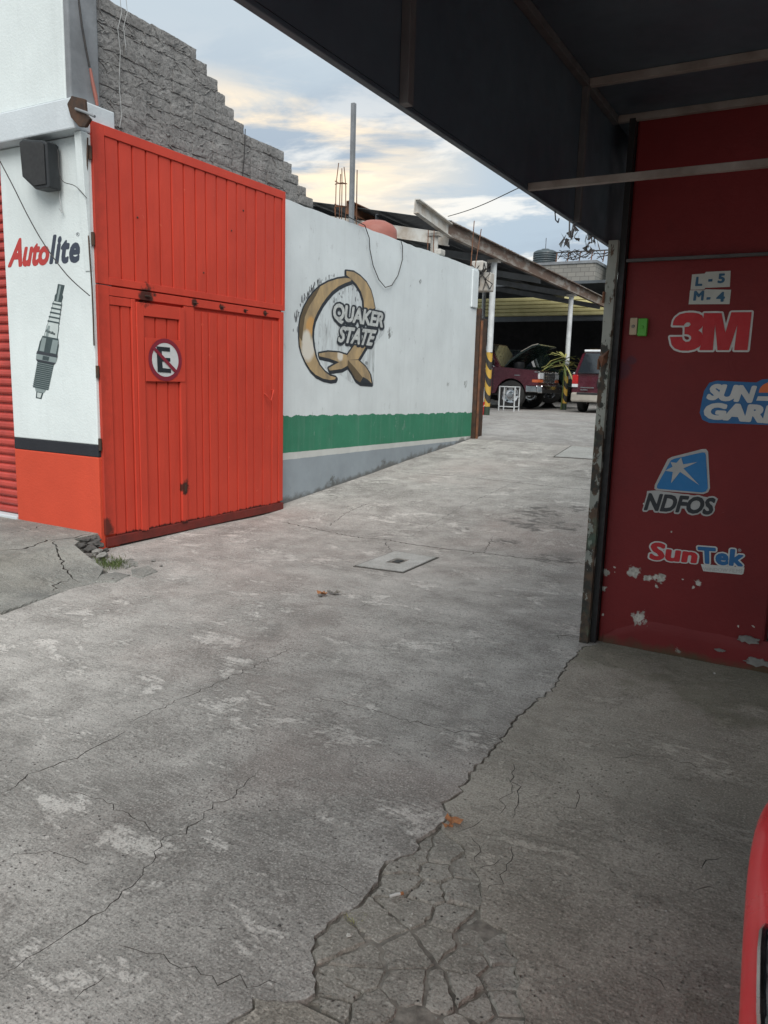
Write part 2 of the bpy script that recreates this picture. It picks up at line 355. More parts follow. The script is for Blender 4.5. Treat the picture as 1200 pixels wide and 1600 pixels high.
M['shutter'] = simple('shutter_red', (.45, .055, .040), (.30, .035, .028), .45, 0, 4, .15)
def blockmat():
    m, t, b, pos = new_mat('cement_block_grey')
    f = nz(t, pos, 34, 8, .8, .6); g = nz(t, pos, 5, 6, .6); k = nz(t, pos, 110, 4, .75)
    c = mixc(t, ramp(t, g, .35, .68), (.25, .245, .238), (.36, .355, .345))
    c = mixc(t, mth(t, 'MULTIPLY', ramp(t, f, .50, .38), .85), c, (.09, .09, .09))
    c = mixc(t, mth(t, 'MULTIPLY', ramp(t, k, .58, .70), .5), c, (.50, .49, .47))
    setc(t, b, c); b.inputs['Roughness'].default_value = .95; b.inputs['Specular IOR Level'].default_value = .2
    bump(t, b, mth(t, 'ADD', f, mth(t, 'MULTIPLY', k, .4)), 1.0, .02)
    return m
M['block'] = blockmat()
M['column'] = simple('cement_column_grey', (.22, .235, .25), (.15, .16, .17), .9, 0, 4, .5, 40)
M['steel_dark'] = simple('dark_rusty_steel', (.035, .025, .02), (.09, .045, .025), .7, .2, 9, .3)
M['rust'] = simple('rust', (.20, .085, .04), (.09, .045, .03), .85, .1, 7, .5)
def peeling():
    m, t, b, pos = new_mat('peeling_post_paint')
    c = mixc(t, ramp(t, nz(t, pos, 5, 6, .6), .35, .7), (.33, .34, .30), (.22, .235, .21))
    sp = t.nodes.new('ShaderNodeSeparateXYZ'); t.links.new(pos, sp.inputs[0])
    th = ramp(t, sp.outputs[2], 2.2, .0, .07, -.11)
    nn = mth(t, 'SUBTRACT', nz(t, mapping(t, pos, scale=(1, 1, .55)), 13, 8, .7), th)
    c = mixc(t, ramp(t, nn, .50, .515), c, mixc(t, ramp(t, nz(t, pos, 22, 5), .4, .6), (.03, .03, .025), (.10, .062, .038)))
    c = mixc(t, mth(t, 'MULTIPLY', ramp(t, nz(t, mapping(t, pos, loc=(3, 3, 3)), 5, 6, .6), .55, .65), .5), c, (.10, .17, .12))
    setc(t, b, c); b.inputs['Roughness'].default_value = .7
    bump(t, b, nz(t, pos, 14, 8, .7), .6, .006); return m
M['peel'] = peeling()
M['canopy'] = simple('canopy_sheet_dark', (.070, .098, .122), (.048, .068, .088), .5, 0, 2, .1, 30)
M['rib'] = simple('canopy_tube_grey', (.12, .12, .12), (.07, .07, .07), .6, 0, 6, .2)
M['bar'] = simple('canopy_bar_pale', (.30, .28, .25), (.17, .14, .12), .6, 0, 6, .2)
M['interior_shade'] = simple('dark_interior', (.012, .012, .014), (.02, .02, .022), .9, 0, 2, 0)  # near-black wall colour, puts the gloom of the interiors into the paint
M['grey_plastic'] = simple('speaker_plastic', (.012, .014, .016), (.02, .023, .026), .5, 0, 6, .1)
M['wire'] = simple('black_cable', (.02, .02, .022), (.04, .035, .03), .6, 0, 9, 0)
M['wirew'] = simple('grey_cable', (.42, .44, .44), (.25, .26, .26), .6, 0, 9, 0)
M['postw'] = simple('post_white_paint', (.62, .65, .66), (.45, .47, .48), .55, 0, 6, .15)
M['galv'] = simple('galvanised_sheet', (.10, .115, .13), (.06, .065, .07), .5, .3, 1.5, .1)
M['beamw'] = simple('white_steel_beam', (.58, .58, .55), (.36, .30, .24), .6, 0, 3.5, .2)
def rustbeam():
    m, t, b, pos = new_mat('rusting_white_beam')
    n = nz(t, mapping(t, pos, scale=(1, .5, 1.4)), 3.2, 8, .66)
    c = mixc(t, ramp(t, n, .40, .52), (.30, .275, .245), (.15, .10, .075))
    setc(t, b, c); b.inputs['Roughness'].default_value = .8; bump(t, b, n, .4, .01); return m
M['rbeam'] = rustbeam()
M['yellow'] = simple('olive_yellow_slat', (.58, .53, .27), (.44, .40, .19), .6, 0, 2, .1)
M['tank'] = simple('tank_plastic', (.055, .075, .085), (.035, .045, .05), .5, 0, 3, .1)
M['chrome'] = simple('chrome', (.75, .76, .78), (.55, .56, .58), .18, 1.0, 5, 0)
M['glass'] = simple('car_glass', (.015, .02, .026), (.02, .026, .032), .06, 0, 5, 0, spec=.9)
M['tyre'] = simple('tyre_rubber', (.018, .018, .018), (.03, .03, .03), .85, 0, 12, .2)
M['maroon'] = simple('maroon_car_paint', (.095, .018, .030), (.075, .014, .024), .25, .25, 3, 0, coat=.6)
M['green_car'] = simple('dark_green_car_paint', (.010, .022, .020), (.008, .017, .015), .25, .2, 3, 0, coat=.5)
M['grey_trim'] = simple('beige_bumper_plastic', (.36, .34, .30), (.27, .25, .22), .5, 0, 4, .05)
M['lens_red'] = simple('tail_lamp_red', (.45, .02, .02), (.3, .015, .015), .2, 0, 10, 0)
M['lens_clear'] = simple('lamp_clear', (.62, .64, .66), (.5, .52, .54), .12, 0, 10, 0)
M['lens_orange'] = simple('lamp_orange', (.55, .13, .05), (.4, .09, .03), .25, 0, 10, 0)
M['plate'] = simple('white_plate', (.75, .76, .75), (.68, .69, .69), .4, 0, 10, 0)
M['black'] = simple('black_trim', (.012, .012, .013), (.02, .02, .02), .5, 0, 10, 0)
M['redcar'] = simple('bright_red_car_paint', (.80, .010, .022), (.78, .009, .02), .30, 0, 2, 0, spec=.3, coat=.25)
M['bucket'] = simple('red_plastic', (.50, .03, .03), (.4, .025, .025), .4, 0, 4, 0)
M['greenp'] = simple('leaf_green', (.055, .095, .025), (.10, .12, .03), .7, 0, 20, .2)
M['leafy'] = simple('leaf_yellow', (.42, .38, .13), (.22, .24, .07), .7, 0, 14, .2)
M['leafbrown'] = simple('dry_leaf', (.38, .17, .07), (.24, .10, .045), .8, 0, 60, .3)
M['pebble'] = simple('pebble_pale', (.50, .49, .46), (.36, .35, .32), .85, 0, 30, .3)
M['stone'] = simple('rubble_stone', (.15, .145, .135), (.24, .235, .22), .95, 0, 18, .6)
M['stoned'] = simple('rubble_dark', (.05, .048, .045), (.10, .095, .09), .95, 0, 18, .6)
M['orangeply'] = simple('faded_orange_plastic', (.34, .12, .09), (.27, .10, .08), .6, 0, 4, .1)
def flat(name, c, rough=.5, var=.9): return simple(name, c, tuple(x*var for x in c), rough, 0, 14, .05)
D = dict(white=flat('vinyl_white', (.58, .59, .57)), grey=flat('vinyl_grey', (.42, .42, .41)), red=flat('vinyl_red', (.48, .014, .022)), blue=flat('vinyl_blue', (.018, .13, .32)),
         blue2=flat('vinyl_light_blue', (.012, .17, .42)), dark=flat('vinyl_dark', (.018, .022, .028)), cyan=flat('vinyl_petrol', (.02, .09, .17)), orange=flat('vinyl_orange', (.72, .16, .04)),
         ared=flat('painted_letter_red', (.42, .035, .030)), adark=flat('painted_letter_navy', (.035, .045, .07)), teal=flat('painted_teal', (.040, .062, .066)), tealm=flat('painted_mid_teal', (.22, .27, .27)),
         pale=flat('painted_pale', (.50, .56, .55)), signred=flat('sign_dark_red', (.22, .018, .035)), signw=flat('sign_white', (.60, .62, .62)), ink=flat('mural_outline', (.030, .036, .045)),
         murw=flat('mural_letter_fill', (.56, .59, .58), .8, .62), plate=flat('number_plate_board', (.48, .50, .46)), plateblue=flat('number_blue', (.02, .10, .19)),
         tan=flat('switch_beige', (.46, .36, .24)), lime=flat('switch_green', (.09, .38, .04)))
def goldmat():
    m, t, b, pos = new_mat('mural_gold')
    c = mixc(t, ramp(t, nz(t, mapping(t, pos, scale=(1, 2, 1)), 2.6, 5, .6), .36, .64), (.47, .34, .18), (.26, .20, .125))
    c = mixc(t, mth(t, 'MULTIPLY', ramp(t, nz(t, pos, 20, 6, .7), .62, .7), .5), c, (.45, .43, .38))
    hl = [tuple(spot(482, 545, 0, -5.375))+(.17,), tuple(spot(479, 530, 0, -5.375))+(.12,), tuple(spot(532, 556, 0, -5.375))+(.09,)]
    c = mixc(t, mth(t, 'MULTIPLY', pt_mask(t, pos, [tuple(spot(485, 510, 0, -5.375))+(.12,)], 5, .2), .7), c, (.62, .33, .10))
    c = mixc(t, mth(t, 'MULTIPLY', pt_mask(t, pos, hl, 5, .2), .9), c, (.66, .64, .58))
    setc(t, b, c); b.inputs['Roughness'].default_value = .8; return m
M['gold'] = goldmat()
M['golddark'] = simple('mural_gold_shade', (.13, .095, .055), (.10, .075, .045), .8, 0, 5, .1)
def smear():
    m, t, b, pos = new_mat('mural_smeared_backing')
    n = nz(t, mapping(t, pos, scale=(3, 3, .7)), 4, 8, .7)
    c = mixc(t, ramp(t, n, .46, .64), (.60, .655, .67), (.42, .45, .46))
    c = mixc(t, mth(t, 'MULTIPLY', ramp(t, nz(t, mapping(t, pos, scale=(3, 3, .5), loc=(2, 2, 2)), 7, 8, .7), .60, .64), .8), c, (.18, .20, .21))
    setc(t, b, c); b.inputs['Roughness'].default_value = .85; return m
M['smear'] = smear()
def stripes(name):
    m, t, b, pos = new_mat(name)
    sp = t.nodes.new('ShaderNodeSeparateXYZ'); t.links.new(pos, sp.inputs[0])
    v = mth(t, 'ADD', sp.outputs[2], mth(t, 'MULTIPLY', mth(t, 'ADD', sp.outputs[0], mth(t, 'MULTIPLY', sp.outputs[1], -.5)), 1.6))
    f = mth(t, 'GREATER_THAN', mth(t, 'FRACT', mth(t, 'MULTIPLY', v, 2.6)), .52)
    c = mixc(t, f, (.48, .30, .05), (.03, .028, .025))
    c = mixc(t, mth(t, 'LESS_THAN', sp.outputs[2], .95), c, (.025, .045, .03))
    setc(t, b, c); b.inputs['Roughness'].default_value = .6; return m
M['hazard'] = stripes('hazard_stripes')
def siding():
    m, t, b, pos = new_mat('distant_block_wall')
    br = t.nodes.new('ShaderNodeTexBrick'); br.inputs['Scale'].default_value = 1.0
    sp = t.nodes.new('ShaderNodeSeparateXYZ'); t.links.new(pos, sp.inputs[0])
    cb = t.nodes.new('ShaderNodeCombineXYZ'); t.links.new(mth(t, 'ADD', sp.outputs[0], sp.outputs[1]), cb.inputs[0]); t.links.new(sp.outputs[2], cb.inputs[1]); t.links.new(cb.outputs[0], br.inputs['Vector'])
    br.inputs['Color1'].default_value = (.26, .25, .225, 1); br.inputs['Color2'].default_value = (.20, .195, .18, 1); br.inputs['Mortar'].default_value = (.13, .125, .115, 1)
    br.inputs['Brick Width'].default_value = .4; br.inputs['Row Height'].default_value = .2; br.inputs['Mortar Size'].default_value = .015
    setc(t, b, mixc(t, mth(t, 'MULTIPLY', nz(t, pos, 2, 6), .35), br.outputs[0], (.12, .12, .11))); b.inputs['Roughness'].default_value = .9; return m
M['farblock'] = siding()

# ================================================================ THE GROUND
def poly_in(pt, poly):
    x, y = pt; inside = False; n = len(poly); j = n-1
    for i in range(n):
        xi, yi = poly[i]; xj, yj = poly[j]
        if (yi > y) != (yj > y) and x < (xj-xi)*(y-yi)/(yj-yi)+xi: inside = not inside
        j = i
    return inside
def jag(pts, seg=.04, amp=.008, rnd=None):
    """subdivide a polyline and push the new points sideways at random"""
    rnd = rnd or random.Random(3); out = []
    for (x0, y0), (x1, y1) in zip(pts, pts[1:]):
        n = max(1, int(math.hypot(x1-x0, y1-y0)/seg)); dx, dy = x1-x0, y1-y0; l = math.hypot(dx, dy) or 1
        for i in range(n):
            f = i/n; a = 0 if i == 0 and not out else rnd.gauss(0, amp)
            out.append((x0+dx*f-dy/l*a, y0+dy*f+dx/l*a))
    out.append(pts[-1]); return out
FLATS = [(-2.98, 5.54), (-3.1, 11.9)]
def bumpy(x, y):
    k_ = min(1, min(math.hypot(x-a_, y-b_) for a_, b_ in FLATS)/1.0); k_ = max(0, k_*1.5-.5)
    return k_*(.010*(noise.noise((x*.8, y*.8, 0))) + .004*noise.noise((x*3.1, y*3.1, 5)))
CRK = .62
def slab(name, outline, zf, mat, cracks, grid, skirt=.09, near=None, **kw):
    """a concrete slab: triangulated top with V-shaped cracks cut into it, plus a skirt round the edge"""
    V = []; E = []; kind = []
    def addv(p, k): V.append(Vector(p)); kind.append(k); return len(V)-1
    oi = [addv(p, 0) for p in outline]; face = oi[:]
    for i in range(len(oi)): E.append((oi[i], oi[(i+1) % len(oi)]))
    segs = []
    rnd = random.Random(11)
    for pts, hw, dep in cracks:
        pts = [p for p in jag(pts, .028, .009, rnd) if poly_in(p, outline)]
        if len(pts) < 3: continue
        n = len(pts); Lf = []; Rg = []; Cn = []
        for i, p in enumerate(pts):
            a = pts[max(i-1, 0)]; b = pts[min(i+1, n-1)]; dx, dy = b[0]-a[0], b[1]-a[1]; l = math.hypot(dx, dy) or 1
            w_ = hw*CRK*min(1, i/4+.0, (n-1-i)/4)*rnd.uniform(.45, 1.5)
            if 0 < i < n-1 and w_ > 0:
                w_ = max(w_, .0012)
                Lf.append(addv((p[0]-dy/l*w_, p[1]+dx/l*w_), 0)); Rg.append(addv((p[0]+dy/l*w_, p[1]-dx/l*w_), 0)); Cn.append(addv(p, -dep))
            else: e = addv(p, 0); Lf.append(e); Rg.append(e); Cn.append(e)
        for S in (Lf, Rg, Cn):
            for a, b in zip(S, S[1:]):
                if a != b: E.append((a, b))
        segs += pts
    SA = np.array(segs) if segs else np.zeros((0, 2)); OA = np.array(outline)
    xs = [p[0] for p in outline]; ys = [p[1] for p in outline]
    y = min(ys)+grid/2
    while y < max(ys):
        x = min(xs)+grid/2
        while x < max(xs):
            q = (x+rnd.uniform(-.3, .3)*grid, y+rnd.uniform(-.3, .3)*grid)
            if poly_in(q, outline) and ((OA-q)**2).sum(1).min() > (grid*.3)**2 and (not len(SA) or ((SA-q)**2).sum(1).min() > .03**2): addv(q, 0)
            x += grid
        y += grid
    r = geometry.delaunay_2d_cdt(V, E, [face], 1, 1e-5)
    vs, fs, ov = r[0], r[2], r[3]
    me = MB(); P = []
    for v, o in zip(vs, ov):
        k = min([kind[i] for i in o], default=0.0); P.append((v.x, v.y, zf(v.x, v.y)+bumpy(v.x, v.y)+k))
    deep = [min([kind[i] for i in o], default=0.0) < 0 for o in ov]
    me.add(P, [f for f in fs if not any(deep[i] for i in f)], 0); b0_ = len(me.v); me.add(P, [f for f in fs if any(deep[i] for i in f)], 1)
    n = len(outline); b = len(me.v)
    top = [(x, y, zf(x, y)+bumpy(x, y)) for x, y in outline]
    me.add(top+[(x, y, z-skirt) for x, y, z in top], [(i, (i+1) % n, n+(i+1) % n, n+i) for i in range(n)])
    ob = me.build(name, [mat, M['crack']], smooth=False, **kw)
    return ob

XJ = [(-1.07, 4.33), (-1.075, 4.0), (-1.04, 3.6), (-1.075, 3.2), (-1.05, 2.97), (-1.055, 2.7), (-1.03, 2.44), (-1.045, 2.36), (-.985, 2.27), (-1.01, 2.15), (-.995, 2.05), (-1.045, 1.95), (-1.03, 1.82), (-1.015, 1.72), (-1.045, 1.62), (-1.06, 1.55), (-1.0, 1.46), (-.93, 1.385), (-.965, 1.34), (-1.05, 1.30), (-1.06, 1.15), (-1.03, .8), (-1.03, -.5), (-1.04, -8)]
rj = random.Random(5)
joint = jag(XJ[:-1], .022, .006, rj)+[XJ[-1]]
drive_edge = [(x-.0045-.006*abs(noise.noise((0, y*3, 1))), y) for x, y in joint]
pave_edge = [(x+.003+.007*abs(noise.noise((4, y*4, 1))), y) for x, y in joint]
def P2(*q): return [(p.x, p.y) for p in (gspot(a, b) for a, b in q)]
cr = [
 (P2((440, 815), (480, 823), (520, 832), (560, 840), (600, 843), (640, 850), (700, 858), (755, 864), (810, 872), (860, 876), (922, 882)), .011, .014),
 (P2((755, 864), (765, 848), (772, 836)), .005, .01), (P2((602, 845), (608, 858), (612, 862)), .004, .01),
 (P2((510, 822), (540, 802), (580, 785)), .005, .008),
 (P2((0, 1520), (65, 1490), (100, 1465), (160, 1420), (225, 1365), (257, 1305), (285, 1300), (325, 1270), (370, 1240), (400, 1205)), .0026, .01),
 (P2((257, 1305), (230, 1290), (200, 1270), (165, 1255), (95, 1232)), .002, .008),
 (P2((180, 1475), (215, 1482), (250, 1495), (285, 1510), (350, 1527), (385, 1539), (420, 1532), (450, 1542)), .0024, .008),
 (P2((475, 1360), (500, 1372), (550, 1395), (580, 1398)), .003, .008),
 (P2((480, 1088), (515, 1095), (560, 1105), (600, 1115), (650, 1130), (700, 1140), (780, 1148)), .003, .006),
 (P2((0, 1240), (60, 1205), (130, 1180), (200, 1140)), .004, .006), (P2((200, 1130), (330, 1072), (460, 1010)), .003, .006),
 (P2((735, 868), (745, 860)), .006, .01), (P2((562, 950), (577, 940)), .004, .012),
 (P2((110, 1570), (128, 1545), (170, 1520)), .005, .01), (P2((20, 1335), (75, 1330), (140, 1350)), .002, .006),
 ([(-5.3, 9.4), (-4.2, 9.45), (-3.0, 9.38), (-1.3, 9.44)], .006, .01), ([(-3.4, 6.4), (-3.45, 7.8), (-3.4, 9.4)], .003, .006),
]
for p, dp in (((868, 998), .03), ((883, 996), .03), ((905, 1000), .02)): pass
cr.append((P2((870, 1000), (872, 994), (885, 993), (905, 996)), .012, .03))
manholes = [P2((555, 885), (617, 862), (683, 872), (630, 895))]
Y0 = -8
drive_out = [(-4.45, Y0), (-4.45, 2.9), (-4.42, 3.7), (-4.6, 3.92), (-4.95, 3.98), (-5.5, 4.03), (-5.5, 6.6), (-5.5, 9), (-5.5, 12.6), (-1.0, 12.6), (-1.0, 9), (-1.0, 6.6)]+[(-1.0, 4.5), (-1.02, 4.40)]+drive_edge
def zdrive(x, y): return ground_z(y)
o = slab('driveway', drive_out, zdrive, M['drive'], cr, .11, kind='structure')
# right-hand pavement with its broken corner
brk = P2((690, 1290), (712, 1312), (735, 1350), (752, 1390), (752, 1432), (795, 1455), (808, 1500), (815, 1570), (835, 1640), (840, 1750))
brk_j = jag(brk, .03, .008, rj)
jt = [p for p in pave_edge if p[1] > brk_j[0][1]+.0]
jb = [p for p in pave_edge if p[1] < brk_j[-1][1]]
pave_out = [(-1.02, 4.40), (-1.0, 4.55), (9, 4.55), (9, Y0)] + [p for p in reversed(jb)] + list(reversed(brk_j)) + list(reversed(jt))
cr2 = [
 (P2((912, 1023), (925, 1027), (950, 1028)), .004, .01),
 (P2((800, 1280), (812, 1245), (806, 1215), (800, 1190)), .003, .008), (P2((780, 1274), (800, 1240), (795, 1215)), .002, .006),
 (P2((760, 1395), (790, 1360), (800, 1320)), .0025, .006), (P2((745, 1360), (770, 1350), (785, 1340)), .003, .006),
 (P2((1080, 1395), (1110, 1385), (1125, 1392)), .006, .01), (P2((1095, 1360), (1105, 1345), (1130, 1338)), .005, .01), (P2((1000, 1520), (1030, 1535), (1045, 1560)), .003, .006),
 (P2((700, 1308), (730, 1295), (755, 1280)), .003, .007), (P2((955, 1185), (1020, 1180), (1100, 1200)), .0015, .004),
 (P2((735, 1305), (748, 1330), (742, 1362)), .0025, .006), (P2((880, 1270), (905, 1258), (912, 1230)), .0015, .004),
]
o_pave = slab('pavement', pave_out, lambda x, y: .0, M['pave'], cr2, .12, kind='structure')
# dirt that shows in the joint and between the fragments
MB().add([(-1.6+1.9*i/60, -1+5.5*j/160, (-.022 if i < 12 or i > 40 else -.0115)+.013*noise.noise((i*.13, j*.15, 0))+.004*noise.noise((i*.9, j*.9, 4))) for j in range(161) for i in range(61)]+[(-1.6, -8, -.03), (.3, -8, -.03), (.3, -1, -.03), (-1.6, -1, -.03)], [(j*61+i, j*61+i+1, (j+1)*61+i+1, (j+1)*61+i) for j in range(160) for i in range(60)]+[(9821, 9822, 9823, 9824)]).build('soil', M['soil'], kind='structure')
# the broken pieces, one by one
region = [p for p in pave_edge if brk_j[-1][1] <= p[1] <= brk_j[0][1]]
region = region + [(x, y) for x, y in reversed(brk_j)]
def clip_half(poly, a, b, c):
    out = []
    for i in range(len(poly)):
        p, q = poly[i], poly[(i+1) % len(poly)]; dp = a*p[0]+b*p[1]-c; dq = a*q[0]+b*q[1]-c
        if dp <= 0: out.append(p)
        if dp*dq < 0: t = dp/(dp-dq); out.append((p[0]+(q[0]-p[0])*t, p[1]+(q[1]-p[1])*t))
    return out
sc = [(640, 480), (690, 540), (790, 640), (880, 520), (610, 770), (430, 740), (390, 830), (620, 920), (800, 730), (870, 800), (820, 910), (370, 970), (990, 760), (1000, 880), (950, 990), (460, 990), (260, 1010), (560, 640), (740, 440), (840, 440), (1040, 960), (700, 1080), (560, 1100), (840, 1080), (400, 1100), (960, 1100), (1050, 1070), (650, 430), (770, 380)]
rjs = random.Random(77)
seeds = P2(*[(380+x/2.5, 1180+y/2.5) for x, y in sc]) + P2(*[(x, y) for x in range(380, 860, 62) for y in (1660, 1720)])
seeds = [(x+rjs.gauss(0, .014), y+rjs.gauss(0, .014)) for x, y in seeds]+[(rjs.uniform(-1.0, -.55), rjs.uniform(.75, 2.1)) for _ in range(16)]
seeds = [q_ for i_, q_ in enumerate(seeds) if all(math.hypot(q_[0]-o_[0], q_[1]-o_[1]) > .035 for o_ in seeds[:i_])]
rf = random.Random(9)
def frag_mesh(poly, th=.05):
    cxx = sum(p[0] for p in poly)/len(poly); cyy = sum(p[1] for p in poly)/len(poly)
    pl = jag(poly+[poly[0]], .018, .0035, rf)[:-1]
    n = len(pl); zt = rf.uniform(-.010, -.001); tx, ty = rf.uniform(-.04, .04), rf.uniform(-.04, .04)
    def zf(x, y): return zt+(x-cxx)*tx+(y-cyy)*ty
    ins = [(cxx+(x-cxx)*.93, cyy+(y-cyy)*.93) for x, y in pl]
    vs = [(x, y, zf(x, y)-th) for x, y in pl]+[(x, y, zf(x, y)-.008) for x, y in pl]+[(x, y, zf(x, y)) for x, y in ins]+[(cxx, cyy, zf(cxx, cyy)+.001)]
    fs = [(i, (i+1) % n, n+(i+1) % n, n+i) for i in range(n)]+[(n+i, n+(i+1) % n, 2*n+(i+1) % n, 2*n+i) for i in range(n)]+[(2*n+i, 2*n+(i+1) % n, 3*n) for i in range(n)]
    return vs, fs
for i, s in enumerate(seeds):
    cell = region
    for j, q in enumerate(seeds):
        if i == j: continue
        dx, dy = q[0]-s[0], q[1]-s[1]; l = math.hypot(dx, dy)
        gap = .0012+.0025*((i*7+j*3) % 3)/2
        cell = clip_half(cell, dx/l, dy/l, (dx*(s[0]+q[0])/2+dy*(s[1]+q[1])/2)/l-gap)
        if len(cell) < 3: break
    if len(cell) < 3: continue
    ar = abs(sum(cell[k][0]*cell[(k+1) % len(cell)][1]-cell[(k+1) % len(cell)][0]*cell[k][1] for k in range(len(cell))))/2
    if ar < .0006: continue
    cx_, cy_ = sum(p[0] for p in cell)/len(cell), sum(p[1] for p in cell)/len(cell)
    cell = [(cx_+(x-cx_)*.985, cy_+(y-cy_)*.985) for x, y in cell]
    vs, fs = frag_mesh(cell); MB().add(vs, fs).build('concrete_fragment', M['frag'], parent=o_pave, smooth=False)

# the yard beyond the ramp and the street sheet below everything
MB().add([(x, y, ground_z(y)+.006*noise.noise((x, y, 2)) - (.0 if y > 12.6 else 0)) for y in [12.6, 13.4, 14.2, 15.2, 17, 19, 21, 24, 27, 34] for x in (-30, -22, -16, -12, -9, -7, -5.5, -4, -2.5, -.9)],
  [(r*10+c_, r*10+c_+1, r*10+c_+11, r*10+c_+10) for r in range(9) for c_ in range(9)]).build('yard', M['yard'], kind='structure', smooth=True)
MB().add([(-400, -400, -.12), (400, -400, -.12), (400, 500, -.12), (-400, 500, -.12)], [(0, 1, 2, 3)]).build('ground', M['asphalt'], kind='structure')
# left pavement: raised top, cracked slope down to the driveway
TB = P2  # (pixel list on z=0 is close enough for crack directions)
def zl(x, y):
    t_ = (x+5.08)/(.60); return .14 if t_ < 0 else .14*(1-min(1, t_))-.004
lc = []
for q, wd in (([(0, 870), (40, 866), (75, 853), (118, 849), (140, 842)], .014), ([(80, 852), (98, 880), (115, 892), (130, 893)], .009), ([(0, 932), (50, 922), (75, 908), (100, 908), (128, 899), (140, 893)], .020), ([(75, 908), (95, 895), (113, 890)], .006), ([(0, 843), (40, 838), (70, 828)], .005)):
    lc.append(([(spot(x, y, 2, .09).x, spot(x, y, 2, .09).y) for x, y in q], wd, .04))
o_l = slab('raised_pavement', [(-4.47, Y0), (-4.47, 2.9), (-4.44, 3.66), (-4.62, 3.89), (-4.92, 3.96), (-5.08, 4.0), (-5.15, 4.1), (-5.26, 4.14), (-5.30, 4.46), (-14, 4.46), (-14, Y0)], zl, M['lpave'], lc, .11, skirt=.2, kind='structure')
# broken kerb strip pieces at its lower edge
kp = [[(0, 935), (60, 925), (120, 905), (150, 893), (150, 902), (70, 930), (0, 955)], [(155, 893), (182, 888), (205, 893), (180, 905), (150, 905)], [(205, 885), (232, 880), (247, 888), (222, 898), (207, 896)], [(128, 876), (150, 866), (170, 872), (168, 880), (140, 890)], [(185, 872), (205, 868), (215, 876), (196, 884)]]
for q in kp:
    pl = [(spot(x, y, 2, .03).x, spot(x, y, 2, .03).y) for x, y in q]
    vs, fs = frag_mesh(pl, .07); MB().add([(x, y, z+.016) for x, y, z in vs], fs).build('concrete_fragment', M['lpave'], parent=o_l)

# manhole covers
def manhole(corners, label, hole):
    c0 = Vector([sum(p[k] for p in corners)/4 for k in range(3)])
    e = empty('manhole_cover', c0, label, 'manhole cover')
    n = Vector((0, 0, 1)) if c0.z < .01 else Vector((0, -.0871, .9962))
    def ring(a, b, h0, h1, mat, nm):
        m = MB(); A = [c0+(Vector(p)-c0)*a+n*h0 for p in corners]; B = [c0+(Vector(p)-c0)*b+n*h0 for p in corners]
        A2 = [p-n*(h0-h1) for p in A]; B2 = [p-n*(h0-h1) for p in B]
        m.add(A+B+A2+B2, [(0, 1, 5, 4), (1, 2, 6, 5), (2, 3, 7, 6), (3, 0, 4, 7), (0, 8, 9, 1), (1, 9, 10, 2), (2, 10, 11, 3), (3, 11, 8, 0), (4, 5, 13, 12), (5, 6, 14, 13), (6, 7, 15, 14), (7, 4, 12, 15)])
        m.build(nm, mat, parent=e)
    ring(1.05, .985, .004, -.01, M['crack'], 'joint')
    ring(.975, .30, .009, -.03, M['mcover'], 'cover_slab')
    A = [c0+(Vector(p)-c0)*.30+n*(.003 if hole else .0085) for p in corners]; MB().add(A, [(0, 1, 2, 3)]).build('recess', M['soil'] if hole else M['mcover'], parent=e)
    if hole:
        MB().add([c0+(Vector(p)-c0)*.13+n*.010 for p in corners]+[c0+(Vector(p)-c0)*.16+n*.0035 for p in corners], [(0, 1, 2, 3), (0, 1, 5, 4), (1, 2, 6, 5), (2, 3, 7, 6), (3, 0, 4, 7)]).build('lifting_socket', M['black'], parent=e)
M['mcover'] = concrete('manhole_concrete', (.32, .32, .30), (.47, .47, .45), (.3, .28, .26), 15, .4, .6)
manhole([gspot(555, 885), gspot(617, 862), gspot(683, 872), gspot(630, 895)], 'square pale concrete manhole cover with a dark central socket in the driveway', True)
manhole([gspot(866, 714), gspot(893, 697), gspot(950, 702), gspot(932, 718)], 'flat concrete manhole cover up the ramp beside the peeling steel post', False)

# ================================================================ DRIVEWAY WALL + MURAL
XW = -5.38
wall = empty('painted_wall', (XW, 4.6, 0), 'white plastered wall with green band and grey foot running up the driveway', 'wall')
mb = MB(); ys = np.linspace(4.5, 12.56, 60); rr = random.Random(2)
top = [3.425+.012*noise.noise((y*2.3, 0, 0))+(.0 if i % 2 else rr.uniform(-.008, .008)) - .003*(y-4.5) for i, y in enumerate(ys)]
n = len(ys); vs = []
for i, y in enumerate(ys):
    for (x, z) in ((XW, -.2), (XW, top[i]), (XW-.16, top[i]), (XW-.16, -.2)): vs.append((x, y, z))
fs = [(i*4+k, i*4+(k+1) % 4, (i+1)*4+(k+1) % 4, (i+1)*4+k) for i in range(n-1) for k in range(4)]+[(0, 1, 2, 3), tuple((n-1)*4+k for k in range(4))]
mb.add(vs, fs).build('plaster', M['mural'], parent=wall)
